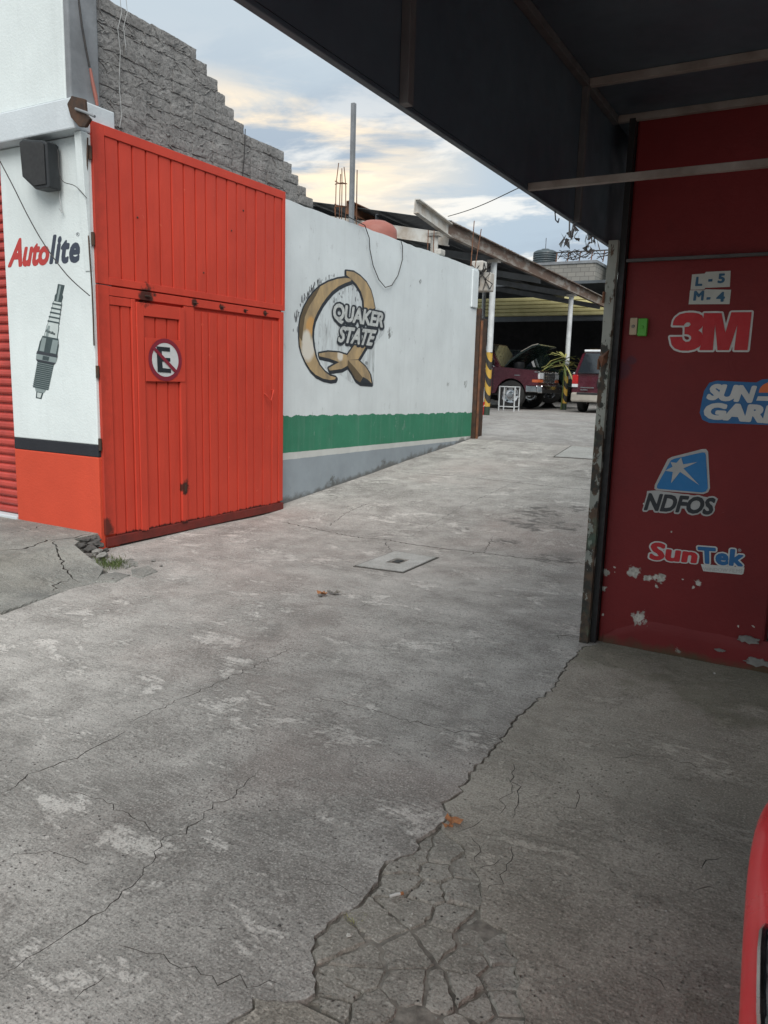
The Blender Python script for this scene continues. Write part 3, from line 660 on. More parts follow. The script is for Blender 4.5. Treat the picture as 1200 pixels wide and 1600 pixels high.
# decal helpers ----------------------------------------------------------------
def to_uv(p, ax): return (p.y, p.z) if ax == 0 else (p.x, p.z)
def from_uv(u, v, ax, val, sgn, lay): return (val+sgn*lay, u, v) if ax == 0 else (u, val+sgn*lay, v)
def curve_fill(polys, offset=0.0):
    cu = bpy.data.curves.new('tmp', 'CURVE'); cu.dimensions = '2D'; cu.fill_mode = 'BOTH'; cu.offset = offset
    for pl in polys:
        s = cu.splines.new('POLY'); s.points.add(len(pl)-1); s.use_cyclic_u = True
        for i, (x, y) in enumerate(pl): s.points[i].co = (x, y, 0, 1)
    return grab(cu)
def grab(cu):
    ob = bpy.data.objects.new('tmp', cu); col.objects.link(ob); dg = bpy.context.evaluated_depsgraph_get(); dg.update()
    me = bpy.data.meshes.new_from_object(ob.evaluated_get(dg)); vs = [v.co.copy() for v in me.vertices]; fs = [tuple(p.vertices) for p in me.polygons]
    bpy.data.objects.remove(ob); bpy.data.meshes.remove(me); bpy.data.curves.remove(cu); return vs, fs
def ccw(pl):
    a = sum(pl[i][0]*pl[(i+1) % len(pl)][1]-pl[(i+1) % len(pl)][0]*pl[i][1] for i in range(len(pl)))
    return pl if a > 0 else pl[::-1]
def decal_poly(name, pixpoly, plane, mat, parent, lay=.002, grow=0.0, shift=(0, 0), holes=()):
    ax, val, sgn = plane
    pls = [ccw([to_uv(spot(x+shift[0], y+shift[1], ax, val), ax) for x, y in pl]) for pl in [pixpoly]+list(holes)]
    if grow: pls = [round_grow(pls[0], grow)]+pls[1:]
    vs, fs = curve_fill(pls, 0)
    return MB().add([from_uv(v.x, v.y, ax, val, sgn, lay) for v in vs], fs).build(name, mat, parent=parent)
def round_grow(pl, g):
    """outline of polygon grown by g (raster-free: offset edges, mitre limited)"""
    n = len(pl); out = []
    for i in range(n):
        a, p, b = pl[i-1], pl[i], pl[(i+1) % n]
        d1 = Vector((p[0]-a[0], p[1]-a[1])); d2 = Vector((b[0]-p[0], b[1]-p[1]))
        if d1.length < 1e-7 or d2.length < 1e-7: continue
        d1.normalize(); d2.normalize(); n1 = Vector((d1.y, -d1.x)); n2 = Vector((d2.y, -d2.x)); m = (n1+n2)
        if m.length < .35: out += [(p[0]+n1.x*g, p[1]+n1.y*g), (p[0]+n2.x*g, p[1]+n2.y*g)]; continue
        m.normalize(); k = g/max(m.dot(n1), .45); out.append((p[0]+m.x*k, p[1]+m.y*k))
    return out
def text_fill(s, offset=0.0, res=3, spacing=1.0):
    cu = bpy.data.curves.new('tmp', 'FONT'); cu.body = s; cu.size = 1; cu.offset = offset; cu.resolution_u = res; cu.space_character = spacing; cu.fill_mode = 'FRONT'
    return grab(cu)
def raster(vs, fs, x0, y0, px, W, H):
    g = np.zeros((H, W), bool)
    for f in fs:
        for k in range(1, len(f)-1):
            A, B, C_ = [((vs[i][0]-x0)/px, (vs[i][1]-y0)/px) for i in (f[0], f[k], f[k+1])]
            a0, a1 = int(max(min(A[0], B[0], C_[0])-1, 0)), int(min(max(A[0], B[0], C_[0])+2, W)); b0, b1 = int(max(min(A[1], B[1], C_[1])-1, 0)), int(min(max(A[1], B[1], C_[1])+2, H))
            if a1 <= a0 or b1 <= b0: continue
            X, Y = np.meshgrid(np.arange(a0, a1), np.arange(b0, b1))
            def e(P, Q): return (Q[0]-P[0])*(Y-P[1])-(Q[1]-P[1])*(X-P[0])
            u, v, w_ = e(A, B), e(B, C_), e(C_, A)
            g[b0:b1, a0:a1] |= ((u >= -1e-6) & (v >= -1e-6) & (w_ >= -1e-6)) | ((u <= 1e-6) & (v <= 1e-6) & (w_ <= 1e-6))
    return g
def contours(F_, lev):
    """marching squares: closed loops where F_ crosses lev"""
    H, W = F_.shape; B = F_ > lev; nxt = {}
    def ip(p, q):
        a, b = F_[p[1], p[0]]-lev, F_[q[1], q[0]]-lev; t = a/(a-b) if a != b else .5; return (p[0]+(q[0]-p[0])*t, p[1]+(q[1]-p[1])*t)
    T_ = {1: [(3, 0)], 2: [(0, 1)], 3: [(3, 1)], 4: [(1, 2)], 5: [(3, 2), (1, 0)], 6: [(0, 2)], 7: [(3, 2)], 8: [(2, 3)], 9: [(2, 0)], 10: [(0, 3), (2, 1)], 11: [(2, 1)], 12: [(1, 3)], 13: [(1, 0)], 14: [(0, 3)]}
    code = B[:-1, :-1]*1+B[:-1, 1:]*2+B[1:, 1:]*4+B[1:, :-1]*8
    pos = {}
    for y, x in zip(*np.nonzero((code > 0) & (code < 15))):
        c_ = [(x, y), (x+1, y), (x+1, y+1), (x, y+1)]; ids = [('h', x, y), ('v', x+1, y), ('h', x, y+1), ('v', x, y)]
        for a, b in T_[int(code[y, x])]:
            nxt[ids[a]] = ids[b]
            for k in (a, b):
                if ids[k] not in pos: pos[ids[k]] = ip(c_[k], c_[(k+1) % 4])
    out = []
    while nxt:
        k0 = next(iter(nxt)); k = k0; L_ = []
        while k in nxt: L_.append(pos[k]); k = nxt.pop(k)
        if len(L_) > 5: out.append(L_)
    return out
def simplify(L_, tol):
    A = np.array(L_)
    def rec(i, j):
        if j <= i+1: return [i]
        d = A[j]-A[i]; l = math.hypot(*d) or 1e-9; q_ = A[i+1:j]-A[i]; h = np.abs(q_[:, 0]*d[1]-q_[:, 1]*d[0])/l; m = int(h.argmax())
        if h[m] < tol: return [i]
        return rec(i, i+1+m)+rec(i+1+m, j)
    n_ = len(A); m_ = n_//2; idx = rec(0, m_)+rec(m_, n_-1)+[n_-1]
    return [tuple(A[i]) for i in idx]
def fatten(vs, fs, r, px):
    """the filled shape grown by r on every side, corners rounded"""
    pad = r+4*px; x0 = min(v[0] for v in vs)-pad; y0 = min(v[1] for v in vs)-pad
    W_ = int((max(v[0] for v in vs)+pad-x0)/px)+2; H_ = int((max(v[1] for v in vs)+pad-y0)/px)+2
    g = raster(vs, fs, x0, y0, px, W_, H_); rp = r/px; D_ = np.full(g.shape, 9e9); k = int(rp+3)
    for dy in range(-k, k+1):
        for dx in range(-k, k+1):
            d = math.hypot(dx, dy)
            if d > rp+2.5: continue
            sh_ = np.zeros_like(g); sh_[max(dy, 0):H_+min(dy, 0), max(dx, 0):W_+min(dx, 0)] = g[max(-dy, 0):H_+min(-dy, 0), max(-dx, 0):W_+min(-dx, 0)]
            D_ = np.where(sh_, np.minimum(D_, d), D_)
    F_ = -np.minimum(D_, rp+3)
    F_[1:-1, 1:-1] = (F_[1:-1, 1:-1]*2+F_[:-2, 1:-1]+F_[2:, 1:-1]+F_[1:-1, :-2]+F_[1:-1, 2:])/6
    loops = [simplify(c_, .22) for c_ in contours(F_, -max(rp, .45))]
    return [[(x0+x*px, y0+y*px) for x, y in l] for l in loops if len(l) > 2]
_tc = {}
def fat_text(s, bold, spacing):
    key = (s, bold, spacing)
    if key not in _tc:
        v0, f0 = text_fill(s, 0, 3, spacing); _tc[key] = curve_fill(fatten([(v.x, v.y) for v in v0], f0, bold, .0085))
    return _tc[key]
def decal_text(name, s, quad, plane, mat, parent, lay=.002, bold=.02, base=None, spacing=1.0, shift=(0, 0)):
    """letters fitted to the four photograph corners TL TR BR BL; base = boldness that the corners refer to"""
    ax, val, sgn = plane; base = bold if base is None else base
    v0, _ = fat_text(s, base, spacing)
    x0, x1 = min(v.x for v in v0), max(v.x for v in v0); y0, y1 = min(v.y for v in v0), max(v.y for v in v0)
    Q = [spot(x+shift[0], y+shift[1], ax, val) for x, y in quad]; TL, TR, BR, BL = [Vector(to_uv(p, ax)) for p in Q]
    vs, fs = fat_text(s, bold, spacing); out = []
    for v in vs:
        a = (v.x-x0)/(x1-x0); b = (v.y-y0)/(y1-y0)
        p = (BL*(1-a)+BR*a)*(1-b)+(TL*(1-a)+TR*a)*b; out.append(from_uv(p.x, p.y, ax, val, sgn, lay))
    return MB().add(out, fs).build(name, mat, parent=parent)
def decal_union(name, pixpolys, plane, mat, parent, lay, grow):
    ax, val, sgn = plane; VS = []; FS = []
    for pl in pixpolys:
        uv = [to_uv(spot(x, y, ax, val), ax) for x, y in pl]; b = len(VS); VS += uv
        FS += [tuple(i+b for i in t) for t in geometry.tessellate_polygon([[Vector((u, v, 0)) for u, v in uv]])]
    vs, fs = curve_fill(fatten(VS, FS, grow, .0016))
    return MB().add([from_uv(v.x, v.y, ax, val, sgn, lay) for v in vs], fs).build(name, mat, parent=parent)
WP = (0, XW, 1)
def C(pts, ox, oy, s): return [(ox+x/s, oy+y/s) for x, y in pts]
q = lambda pts: C(pts, 450, 410, 7.06)
logo_l = empty('painted_logo', (XW, 8.0, 1.5), None, None); logo_l.parent = wall; logo_l.location = Vector((XW, 8.2, 2.0))-Vector(wall.location)
logo_l['label'] = 'large golden Q emblem with two rows of white lettering painted on the wall'
gl = q([(700, 180), (620, 170), (540, 182), (440, 215), (350, 265), (280, 330), (220, 410), (170, 500), (135, 600), (120, 700), (118, 820), (125, 920), (150, 1010), (190, 1100), (240, 1180), (300, 1240), (380, 1280), (460, 1298), (515, 1290), (525, 1268), (460, 1250), (400, 1205), (340, 1130), (300, 1040), (275, 930), (262, 820), (265, 720), (285, 630), (320, 550), (370, 460), (420, 390), (480, 320), (550, 265), (620, 230), (690, 205)])
grr = q([(640, 95), (720, 105), (790, 150), (860, 220), (910, 310), (935, 400), (955, 505), (890, 530), (835, 505), (830, 420), (800, 320), (750, 240), (690, 180), (640, 140)])
arms = [q([(725, 915), (855, 930), (770, 1070), (655, 1075), (650, 1020)]), q([(335, 1005), (440, 985), (560, 995), (655, 1025), (655, 1075), (560, 1100), (450, 1060), (340, 1035)]),
        q([(440, 1165), (560, 1100), (655, 1075), (650, 1140), (590, 1175), (455, 1193)]), q([(655, 1075), (770, 1078), (850, 1150), (900, 1230), (918, 1335), (790, 1325), (740, 1290), (690, 1200), (650, 1140)])]
decal_poly('smeared_backing', q([(330, 400), (480, 250), (700, 190), (860, 260), (980, 500), (1080, 540), (1060, 780), (960, 900), (945, 1360), (700, 1330), (560, 1230), (420, 1180), (300, 1000), (280, 700)]), WP, M['smear'], logo_l, .0015)
for g, sh in () and ((gl, (1.6, 2.6)), (grr, (-1.2, .6)), *[(a, (1.2, 2.6)) for a in arms]):
    decal_poly('outline', g, WP, D['ink'], logo_l, .003+.0004*(random.random()), .022, shift=sh)
mv = lambda g, sh: [(x+sh[0], y+sh[1]) for x, y in g]
decal_union('outline', [mv(gl, (1.6, 2.6)), mv(grr, (-1.2, .6))]+[mv(a_, (1.2, 2.6)) for a_ in arms], WP, D['ink'], logo_l, .0035, .024)
decal_union('outline', [gl], WP, D['ink'], logo_l, .0045, .021); decal_union('outline', [grr]+arms, WP, D['ink'], logo_l, .0048, .020)
for k, g in enumerate([gl, grr]+arms):
    decal_poly('gold_stroke', g, WP, M['gold'], logo_l, .0065)
decal_poly('gold_shade', q([(655, 1075), (650, 1140), (690, 1200), (740, 1290), (790, 1325), (815, 1265), (740, 1170)]), WP, M['golddark'], logo_l, .008)
decal_poly('gold_shade', q([(790, 1325), (918, 1335), (870, 1290), (820, 1262)]), WP, D['ink'], logo_l, .009)
decal_poly('gold_shade', q([(118, 820), (120, 700), (135, 600), (170, 500), (220, 410), (280, 330), (350, 265), (300, 370), (230, 480), (180, 600), (160, 740), (150, 870)]), WP, M['golddark'], logo_l, .008)
for sx, qd in (('QUAKER', q([(495, 440), (1070, 560), (1030, 750), (480, 665)])), ('STATE', q([(575, 700), (975, 745), (915, 925), (538, 880)]))):
    decal_text('lettering_outline', sx, qd, WP, D['ink'], logo_l, .0085 if sx == 'STATE' else .0088, .15, .045, .95, shift=(.8, 1.0))
    decal_text('lettering', sx, qd, WP, D['murw'], logo_l, .0105 if sx == 'STATE' else .0108, .042, .045, .95)
decal_text('registered_mark', '®', q([(845, 1090), (880, 1095), (880, 1130), (845, 1125)]), WP, D['ink'], logo_l, .003, .0)
# wire loop hanging down the wall
pm = MB(); rk = random.Random(91)
for k in range(70):
    if k < 46: i_ = rk.randrange(2, 10); a_, b_ = gl[i_], gl[i_+1]; f_ = rk.random(); x, y = a_[0]+(b_[0]-a_[0])*f_-rk.uniform(1.5, 9), a_[1]+(b_[1]-a_[1])*f_-rk.uniform(1, 7)
    else: x, y = rk.uniform(512, 560), rk.uniform(440, 474)
    p_ = spot(x, y, 0, XW); w_, h_ = rk.uniform(.006, .020), rk.uniform(.010, .055); n_ = 7
    pts = [(XW+.0024, p_.y+w_*math.cos(t)*rk.uniform(.4, 1.1), p_.z+h_*math.sin(t)*rk.uniform(.4, 1.1)) for t in np.linspace(0, 6.283, n_, endpoint=False)]
    pm.add(pts, [tuple(range(n_))])
pm.build('peeled_flakes', M['column'], parent=logo_l, kind='stuff')
wp = [(543, 338), (556, 345), (570, 352), (577, 372), (578, 390), (583, 415), (592, 437), (602, 449), (612, 446), (622, 430), (629, 405), (629, 385), (626, 375)]
MB().tube([spot(x, y, 0, XW+.03) for x, y in wp], .006, 6).build('cable', M['wire'], label='dark cable hanging in a loop over the top of the white wall', cat='cable', origin=spot(602, 449, 0, XW+.03), smooth=True)
# end of wall: conduit boxes
mb = MB(); a = spot(738, 425, 0, XW); b = spot(744, 465, 0, XW)
mb.box(XW, XW+.03, a.y-.02, 12.53, 2.75, 3.36).build('plaster_patch', M['mural'], parent=wall, bevel=.01)

# ================================================================ BLOCK WALL
bw = empty('block_wall', (XW-.08, 6, 3.42), 'rough grey cement block wall with a stepped end rising above the orange gate', 'wall')
bwp = wloc(bw)
variants = []
for k in range(7):
    me = bpy.data.meshes.new('block'); rk = random.Random(k); vs = []; fs = []
    ny, nz_ = 8, 4; Lb, Hb, Dp = .272, .092, .12
    for i in range(ny+1):
        for j in range(nz_+1):
            u = i/ny; v = j/nz_; edge = min(u, 1-u)*ny < .5 or min(v, 1-v)*nz_ < .5
            vs.append((Dp/2+(rk.uniform(-.005, .0) if edge else rk.uniform(-.003, .003)), (u-.5)*Lb+(rk.uniform(-.003, .003)), (v-.5)*Hb+rk.uniform(-.003, .003)))
    nf = len(vs)
    for i in range(ny+1):
        for j in range(nz_+1): vs.append((-Dp/2, (i/ny-.5)*Lb, (j/nz_-.5)*Hb))
    g_ = lambda i, j, b=0: b+i*(nz_+1)+j
    for i in range(ny):
        for j in range(nz_):
            fs.append((g_(i, j), g_(i+1, j), g_(i+1, j+1), g_(i, j+1)))
        fs.append((g_(i, 0, nf), g_(i+1, 0, nf), g_(i+1, 0), g_(i, 0))); fs.append((g_(i, nz_), g_(i+1, nz_), g_(i+1, nz_, nf), g_(i, nz_, nf)))
    for j in range(nz_):
        fs.append((g_(0, j), g_(0, j+1), g_(0, j+1, nf), g_(0, j, nf))); fs.append((g_(ny, j, nf), g_(ny, j+1, nf), g_(ny, j+1), g_(ny, j)))
    me.from_pydata(vs, [], fs); me.materials.append(M['block']); variants.append(me)
# Y of the right-hand end of each course, counted from the top one
ends = [5.81, 5.94, 6.09, 6.20, 6.33, 6.47, 7.14, 7.28, 7.41, 7.55, 7.69]
ch = (4.46-3.435)/len(ends); rb = random.Random(4)
mort = MB()
for k, ye in enumerate(ends):
    zc_ = 4.46-ch*(k+.5); y = ye-.005
    mort.box(XW-.14, XW-.0195, 4.62, ye-.02, zc_-ch/2-.003, zc_+ch/2-.012)
    first = True
    while y > 4.62:
        Lb = .28 if not (first and k % 2) else .145
        y2 = max(y-Lb, 4.60); s = (y-y2-.008)/.272
        if s > .08:
            o = bpy.data.objects.new('block', rb.choice(variants)); col.objects.link(o); o.parent = bw
            o.location = Vector((XW-.075+rb.uniform(-.008, .008), (y+y2)/2, zc_+rb.uniform(-.003, .003)))-bwp
            o.scale = (1, s*rb.choice((1, -1)), rb.choice((1, -1))*rb.uniform(.95, 1.04)); o.rotation_euler = (rb.uniform(-.03, .03), 0, rb.uniform(-.03, .03))
        y = y2; first = False
mort.build('mortar', M['block'], parent=bw)
# smeared mortar ridges over the joints
sm = MB(); rs = random.Random(8)
for k in range(420):
    kk = rs.randrange(len(ends)); zc_ = 4.46-ch*kk-ch*rs.choice((0, 1))*.0-ch+rs.uniform(-.012, .012); yy = rs.uniform(4.64, ends[kk]-.06); l = rs.uniform(.03, .11)
    sl_ = rs.choice((0, 0, 0, 1.0, -1.0))*rs.uniform(.2, 1); pts = [(XW-.017+rs.uniform(-.004, .002), yy+l*i/4, zc_+rs.uniform(-.010, .010)+sl_*l*i/4) for i in range(5)]
    if yy+l < ends[kk]-.01: sm.tube(pts, [.002, rs.uniform(.004, .009), rs.uniform(.004, .010), rs.uniform(.004, .009), .002], 5)
sm.build('mortar_smears', M['block'], parent=bw, kind='stuff')
MB().tube([(XW+.0, 6.47, 3.95), (XW+.005, 6.45, 3.7), (XW+.0, 6.42, 3.45)], .005, 5).build('cable', M['wire'], label='short dark cable hanging down the face of the grey block wall', cat='cable', origin=(XW, 6.45, 3.7))
wr = [(188, 0), (190, 20), (184, 45), (188, 80), (186, 130), (190, 180), (187, 200)]
MB().tube([spot(x, y, 0, XW+.01) for x, y in wr], .003, 5).tube([spot(x+9, y-2, 0, XW+.012) for x, y in wr[:4]], .003, 5).build('cable', M['wirew'], label='thin pale cable trailing down the left end of the block wall', cat='cable', origin=spot(186, 130, 0, XW+.01))

# ================================================================ SHOP BUILDING ON THE LEFT
shop = empty('shop_building', (-7, 4.5, 0), 'white shop building with orange foot and black stripe left of the gate', 'building')
YF = 4.42
# main face panel: outline follows the corner, three paint zones as separate pieces butted end to end
def zone(name, z0, z1, mat, dx=0.0, lab=None):
    return MB().box(-6.37, -5.265+dx, YF-dx, 4.62, z0, z1).build(name, mat, parent=shop, bevel=.008, label=lab)
zone('pillar', .895, 3.34, M['white'])
zone('painted_band', .79, .895, M['blackband'], .002)
zone('pillar_foot', -.1, .79, M['orangewall'], .004)
# projecting beam, soffit and haunch
MB().box(-16, -5.262, 4.30, 4.70, 3.345, 3.575).build('beam', M['beamwhite'], parent=shop, bevel=.012)
MB().prism([(4.355, 3.343), (4.418, 3.343), (4.418, 2.3), (4.412, 2.3), (4.37, 2.95)], 'x', -5.335, -5.258).build('corner_strip', M['white'], parent=shop, bevel=.006)
MB().box(-16, -5.385, 4.33, 4.62, 3.577, 6.4).build('upper_wall', M['white'], parent=shop, bevel=.012)
MB().box(-16, -8.9, 4.42, 4.75, -.1, 3.34).build('side_wall', M['white'], parent=shop)
MB().box(-8.9, -6.372, 4.40, 4.60, .0, .165).build('shutter_sill', M['beamwhite'], parent=shop, bevel=.01)
# roller shutter
sh = empty('roller_shutter', (-7.6, 4.5, .16), 'closed red roller shutter of narrow slats at the left edge', 'shutter')
sl = MB(); hs = .079
prof = [(4.50, 0), (4.478, .006), (4.470, .022), (4.472, .048), (4.482, .062), (4.50, .068), (4.50, .079), (4.52, .079), (4.52, 0)]
sl.prism(prof, 'x', -8.88, -6.375)
s0 = sl.build('slat', M['shutter'], parent=sh, origin=(0, 0, 0))
s0.location.z = .165-.16+.16-.16+.005+.16-.16
s0.location = (0, 0, 0); 
for v in s0.data.vertices: v.co.z += .168
k = 1
while .168+k*hs < 3.27:
    o = s0.copy(); col.objects.link(o); o.parent = sh; o.location = (0, 0, k*hs); k += 1
# grey concrete column behind the gate top
MB().box(-5.52, -5.335, 4.34, 4.62, 3.577, 6.4).build('concrete_column', M['column'], label='bare grey concrete column between white shop wall and block wall', cat='column', origin=(-5.43, 4.48, 3.58), bevel=.012)
# dark torn bracket
br = empty('steel_bracket', (-5.3, 4.3, 3.45), 'blackened steel bracket bolted at the top corner of the shop beam', 'bracket')
MB().prism([(spot(x, y, 1, 4.28).x, spot(x, y, 1, 4.28).z) for x, y in ((106, 163), (113, 150), (133, 155), (135, 178), (142, 186), (134, 199), (124, 198), (112, 184))], 'y', 4.27, 4.299).build('plate', M['steel_dark'], parent=br, bevel=.006)
MB().tube([spot(118, 170, 1, 4.26), spot(135, 176, 1, 4.255), spot(148, 182, 1, 4.26)], .010, 8).build('hinge_pin', M['column'], parent=br, smooth=True)
# orange cable down the column
pc = [spot(x, y, 0, -5.31) for x, y in ((123, 0), (128, 40), (135, 80), (140, 105))]
MB().tube(pc, .008, 6).build('cable', M['wire'], label='dark cable running down the bare concrete column', cat='cable', origin=pc[-1], smooth=True)
pc = [spot(x, y, 0, -5.305) for x, y in ((141, 107), (145, 130), (149, 148), (152, 165))]
MB().tube(pc, [.010, .014, .016, .012], 6).build('conduit', M['orangeply'], label='short faded orange conduit on the concrete column above the gate', cat='conduit', origin=pc[-1], smooth=True)

# lettering on the pillar
PP = (1, YF, -1)
a = lambda pts: C(pts, 0, 180, 3.333)
al = empty('painted_lettering', (-5.8, YF, 2.45), None, None); al.parent = shop; al.location = Vector((-5.8, YF, 2.45))-Vector(shop.location)
al['label'] = 'red and navy slanted brand word painted above the spark plug'
decal_text('letters', 'Auto', a([(72, 640), (268, 636), (252, 782), (40, 795)]), PP, D['ared'], al, .0015, .050, spacing=1.0)['label'] = 'red slanted letters'
decal_text('letters', 'lite', a([(278, 622), (425, 618), (412, 768), (256, 778)]), PP, D['adark'], al, .0015, .046, spacing=1.08)['label'] = 'navy slanted letters'
decal_text('registered_mark', '®', a([(397, 610), (415, 611), (414, 632), (396, 630)]), PP, D['adark'], al, .0015, .0)
# spark plug painting
spk = empty('painted_spark_plug', (-5.8, YF, 1.5), None, None); spk.parent = shop; spk.location = Vector((-5.8, YF, 1.5))-Vector(shop.location)
spk['label'] = 'tall slanted spark plug painted on the white pillar'
A0 = Vector((320, 882)); A1 = Vector((200, 1485)); ax_ = (A1-A0).normalized(); pr = Vector((-ax_.y, ax_.x))
def plug(name, t0, t1, w0, w1, mat, lay, off=0.0):
    Lg = (A1-A0).length; p0 = A0+ax_*t0*Lg+pr*off; p1 = A0+ax_*t1*Lg+pr*off
    pts = [p0-pr*w0/2, p0+pr*w0/2, p1+pr*w1/2, p1-pr*w1/2]
    decal_poly(name, a([tuple(p) for p in pts]), PP, mat, spk, lay)
DK, TM, PL = D['teal'], D['tealm'], D['pale']
plug('terminal', 0, .075, 36, 34, DK, .0015); plug('terminal', .075, .10, 30, 44, DK, .0015); plug('terminal', .10, .15, 44, 40, DK, .0015); plug('highlight', .01, .145, 10, 10, TM, .003, 3)
plug('insulator', .15, .36, 46, 62, DK, .0015); plug('insulator', .15, .36, 40, 56, PL, .003)
for k in range(5): plug('rib', .165+k*.038, .178+k*.038, 50+k*3, 52+k*3, DK, .0045)
plug('barrel', .36, .475, 66, 74, DK, .0015); plug('barrel', .36, .475, 60, 68, PL, .003); plug('barrel_shade', .362, .473, 12, 14, TM, .0045, 20)
plug('hex_nut', .455, .50, 84, 96, DK, .005); plug('hex_nut', .50, .59, 100, 104, DK, .005); plug('hex_face', .47, .585, 30, 32, TM, .0065, -30); plug('hex_face', .47, .585, 22, 24, TM, .0065, 30)
plug('collar', .59, .615, 108, 112, D['ink'], .005); plug('collar', .615, .66, 110, 104, TM, .005); plug('collar_shade', .62, .655, 34, 32, DK, .0065, 2); plug('collar', .66, .675, 104, 92, D['ink'], .005)
plug('thread', .675, .90, 88, 82, DK, .0015); 
for k in range(13): plug('thread_line', .685+k*.0165, .689+k*.0165, 90, 88, TM, .003, 0)
plug('electrode', .90, .93, 60, 44, TM, .0015); plug('electrode', .93, .985, 38, 30, DK, .0015); plug('electrode', .935, .975, 24, 18, PL, .003)
decal_text('plug_text', 'Autolite', a([(243, 1110), (292, 1132), (288, 1146), (240, 1128)]), PP, DK, spk, .0055, .03)

# loudspeaker
spkr = empty('speaker', (-5.5, 4.2, 2.95), 'black loudspeaker cabinet hung under the white shop beam', 'speaker')
S3 = lambda pts, y_: [(spot(x, yy, 1, y_).x, spot(x, yy, 1, y_).z) for x, yy in pts]
fr = S3([(29, 222), (36, 217), (66, 219), (72, 222), (76, 293), (55, 296), (34, 276)], 4.27)
MB().prism(fr, 'y', 4.27, 4.39).build('cabinet', M['grey_plastic'], parent=spkr, bevel=.012)
fr2 = [(sum(p[0] for p in fr)/7+(x-sum(p[0] for p in fr)/7)*.86, sum(p[1] for p in fr)/7+(z-sum(p[1] for p in fr)/7)*.88) for x, z in fr]
MB().prism(fr2, 'y', 4.26, 4.269).build('grille', M['black'], parent=spkr, bevel=.003)
def cable(pix, ax, v, r, mat, label, w0=None):
    pts = [spot(x, y, ax, v+(0.01*math.sin(i*1.7))) for i, (x, y) in enumerate(pix)]
    # smooth by Catmull-Rom
    out = []
    for i in range(len(pts)-1):
        p0, p1, p2, p3 = pts[max(i-1, 0)], pts[i], pts[i+1], pts[min(i+2, len(pts)-1)]
        for k in range(5):
            t = k/5; out.append(.5*((2*p1)+(-p0+p2)*t+(2*p0-5*p1+4*p2-p3)*t*t+(-p0+3*p1-3*p2+p3)*t**3))
    out.append(pts[-1])
    return MB().tube(out, r, 6).build('cable', mat, label=label, cat='cable', origin=pts[0], smooth=True)
cable([(74, 228), (84, 224), (88, 250), (91, 275), (92, 300), (96, 325), (97, 332), (93, 326)], 1, 4.39, .004, M['wirew'], 'pale cable dangling from the loudspeaker with a looped end')
cable([(78, 226), (90, 235), (92, 262), (98, 283), (118, 291), (136, 310)], 1, 4.36, .003, M['wire'], 'dark thin cable leaving the loudspeaker towards the gate hinge')
cable([(0, 252), (20, 290), (45, 340), (70, 383), (105, 430), (140, 462)], 1, 4.30, .0045, M['wire'], 'dark cable sagging diagonally across the painted lettering')
cable([(137, 215), (136, 300), (139, 380), (144, 455), (147, 540)], 1, 4.40, .006, M['steel_dark'], 'dark cable running down the pillar corner beside the gate')

# ================================================================ THE GATE
XG = -5.24
gate = empty('gate_leaf', (XG, 4.45, 0), 'tall orange sheet metal gate leaf swung open against the wall', 'gate')
def gbox(name, y0, y1, z0, z1, d0, d1, bevel=.003, mat=None, parent=None, label=None):
    return MB().box(XG+d0, XG+d1, y0, y1, z0, z1).build(name, mat or M['gate'], parent=parent or gate, bevel=bevel, label=label)
gbox('backing_sheet', 4.47, 6.93, .03, 3.42, -.045, -.030, 0)
us = [4.57, 4.716, 4.861, 5.011, 5.159, 5.305, 5.457, 5.606, 5.742, 5.892, 6.039, 6.18, 6.326, 6.476, 6.632, 6.782, 6.914]
rg = random.Random(6)
def strip(y0, y1, z0, z1, x=None):
    """one folded sheet strip: flat face with two turned-back edges"""
    e = .011; dx = rg.uniform(-.0025, .0025); f = XG-.012+dx if x is None else x
    b = XG-.0299
    vs = []; rows = 6
    for r_ in range(rows+1):
        z = z0+(z1-z0)*r_/rows; w_ = rg.uniform(-.0015, .0015) if 0 < r_ < rows else 0
        vs += [(b, y0+.0075, z), (f+w_, y0+e, z), (f+w_+.001, (y0+y1)/2, z), (f+w_, y1-e, z), (b, y1-.0075, z)]
    fs = [(r_*5+c_, r_*5+c_+1, (r_+1)*5+c_+1, (r_+1)*5+c_) for r_ in range(rows) for c_ in range(4)]+[(0, 1, 2, 3, 4), tuple(rows*5+c_ for c_ in range(5))]
    MB().add(vs, fs).build('metal_strip', M['gate'], parent=gate)
for y0, y1 in zip(us, us[1:]): strip(y0, y1, 2.272, 3.36)
# upper frame
gbox('frame', 4.45, 4.568, 2.21, 3.44, -.040, .0); gbox('frame', 6.916, 6.96, 2.21, 3.44, -.040, .0)
gbox('frame', 4.570, 6.914, 3.362, 3.44, -.040, .0); gbox('frame', 4.570, 6.914, 2.21, 2.27, -.040, .0)
# lower leaf frame
gbox('frame', 4.45, 4.565, .12, 2.200, -.040, .002); gbox('frame', 6.87, 6.945, .12, 2.195, -.040, -.004)
gbox('frame', 4.568, 6.868, 2.125, 2.198, -.040, -.002)
for y0, y1 in ((4.567, 4.69), (4.69, 4.80)): strip(y0, y1, .10, 2.05)
gbox('frame', 4.568, 4.80, 2.052, 2.12, -.040, -.004)
gbox('frame', 4.802, 4.845, .10, 2.12, -.040, .000)
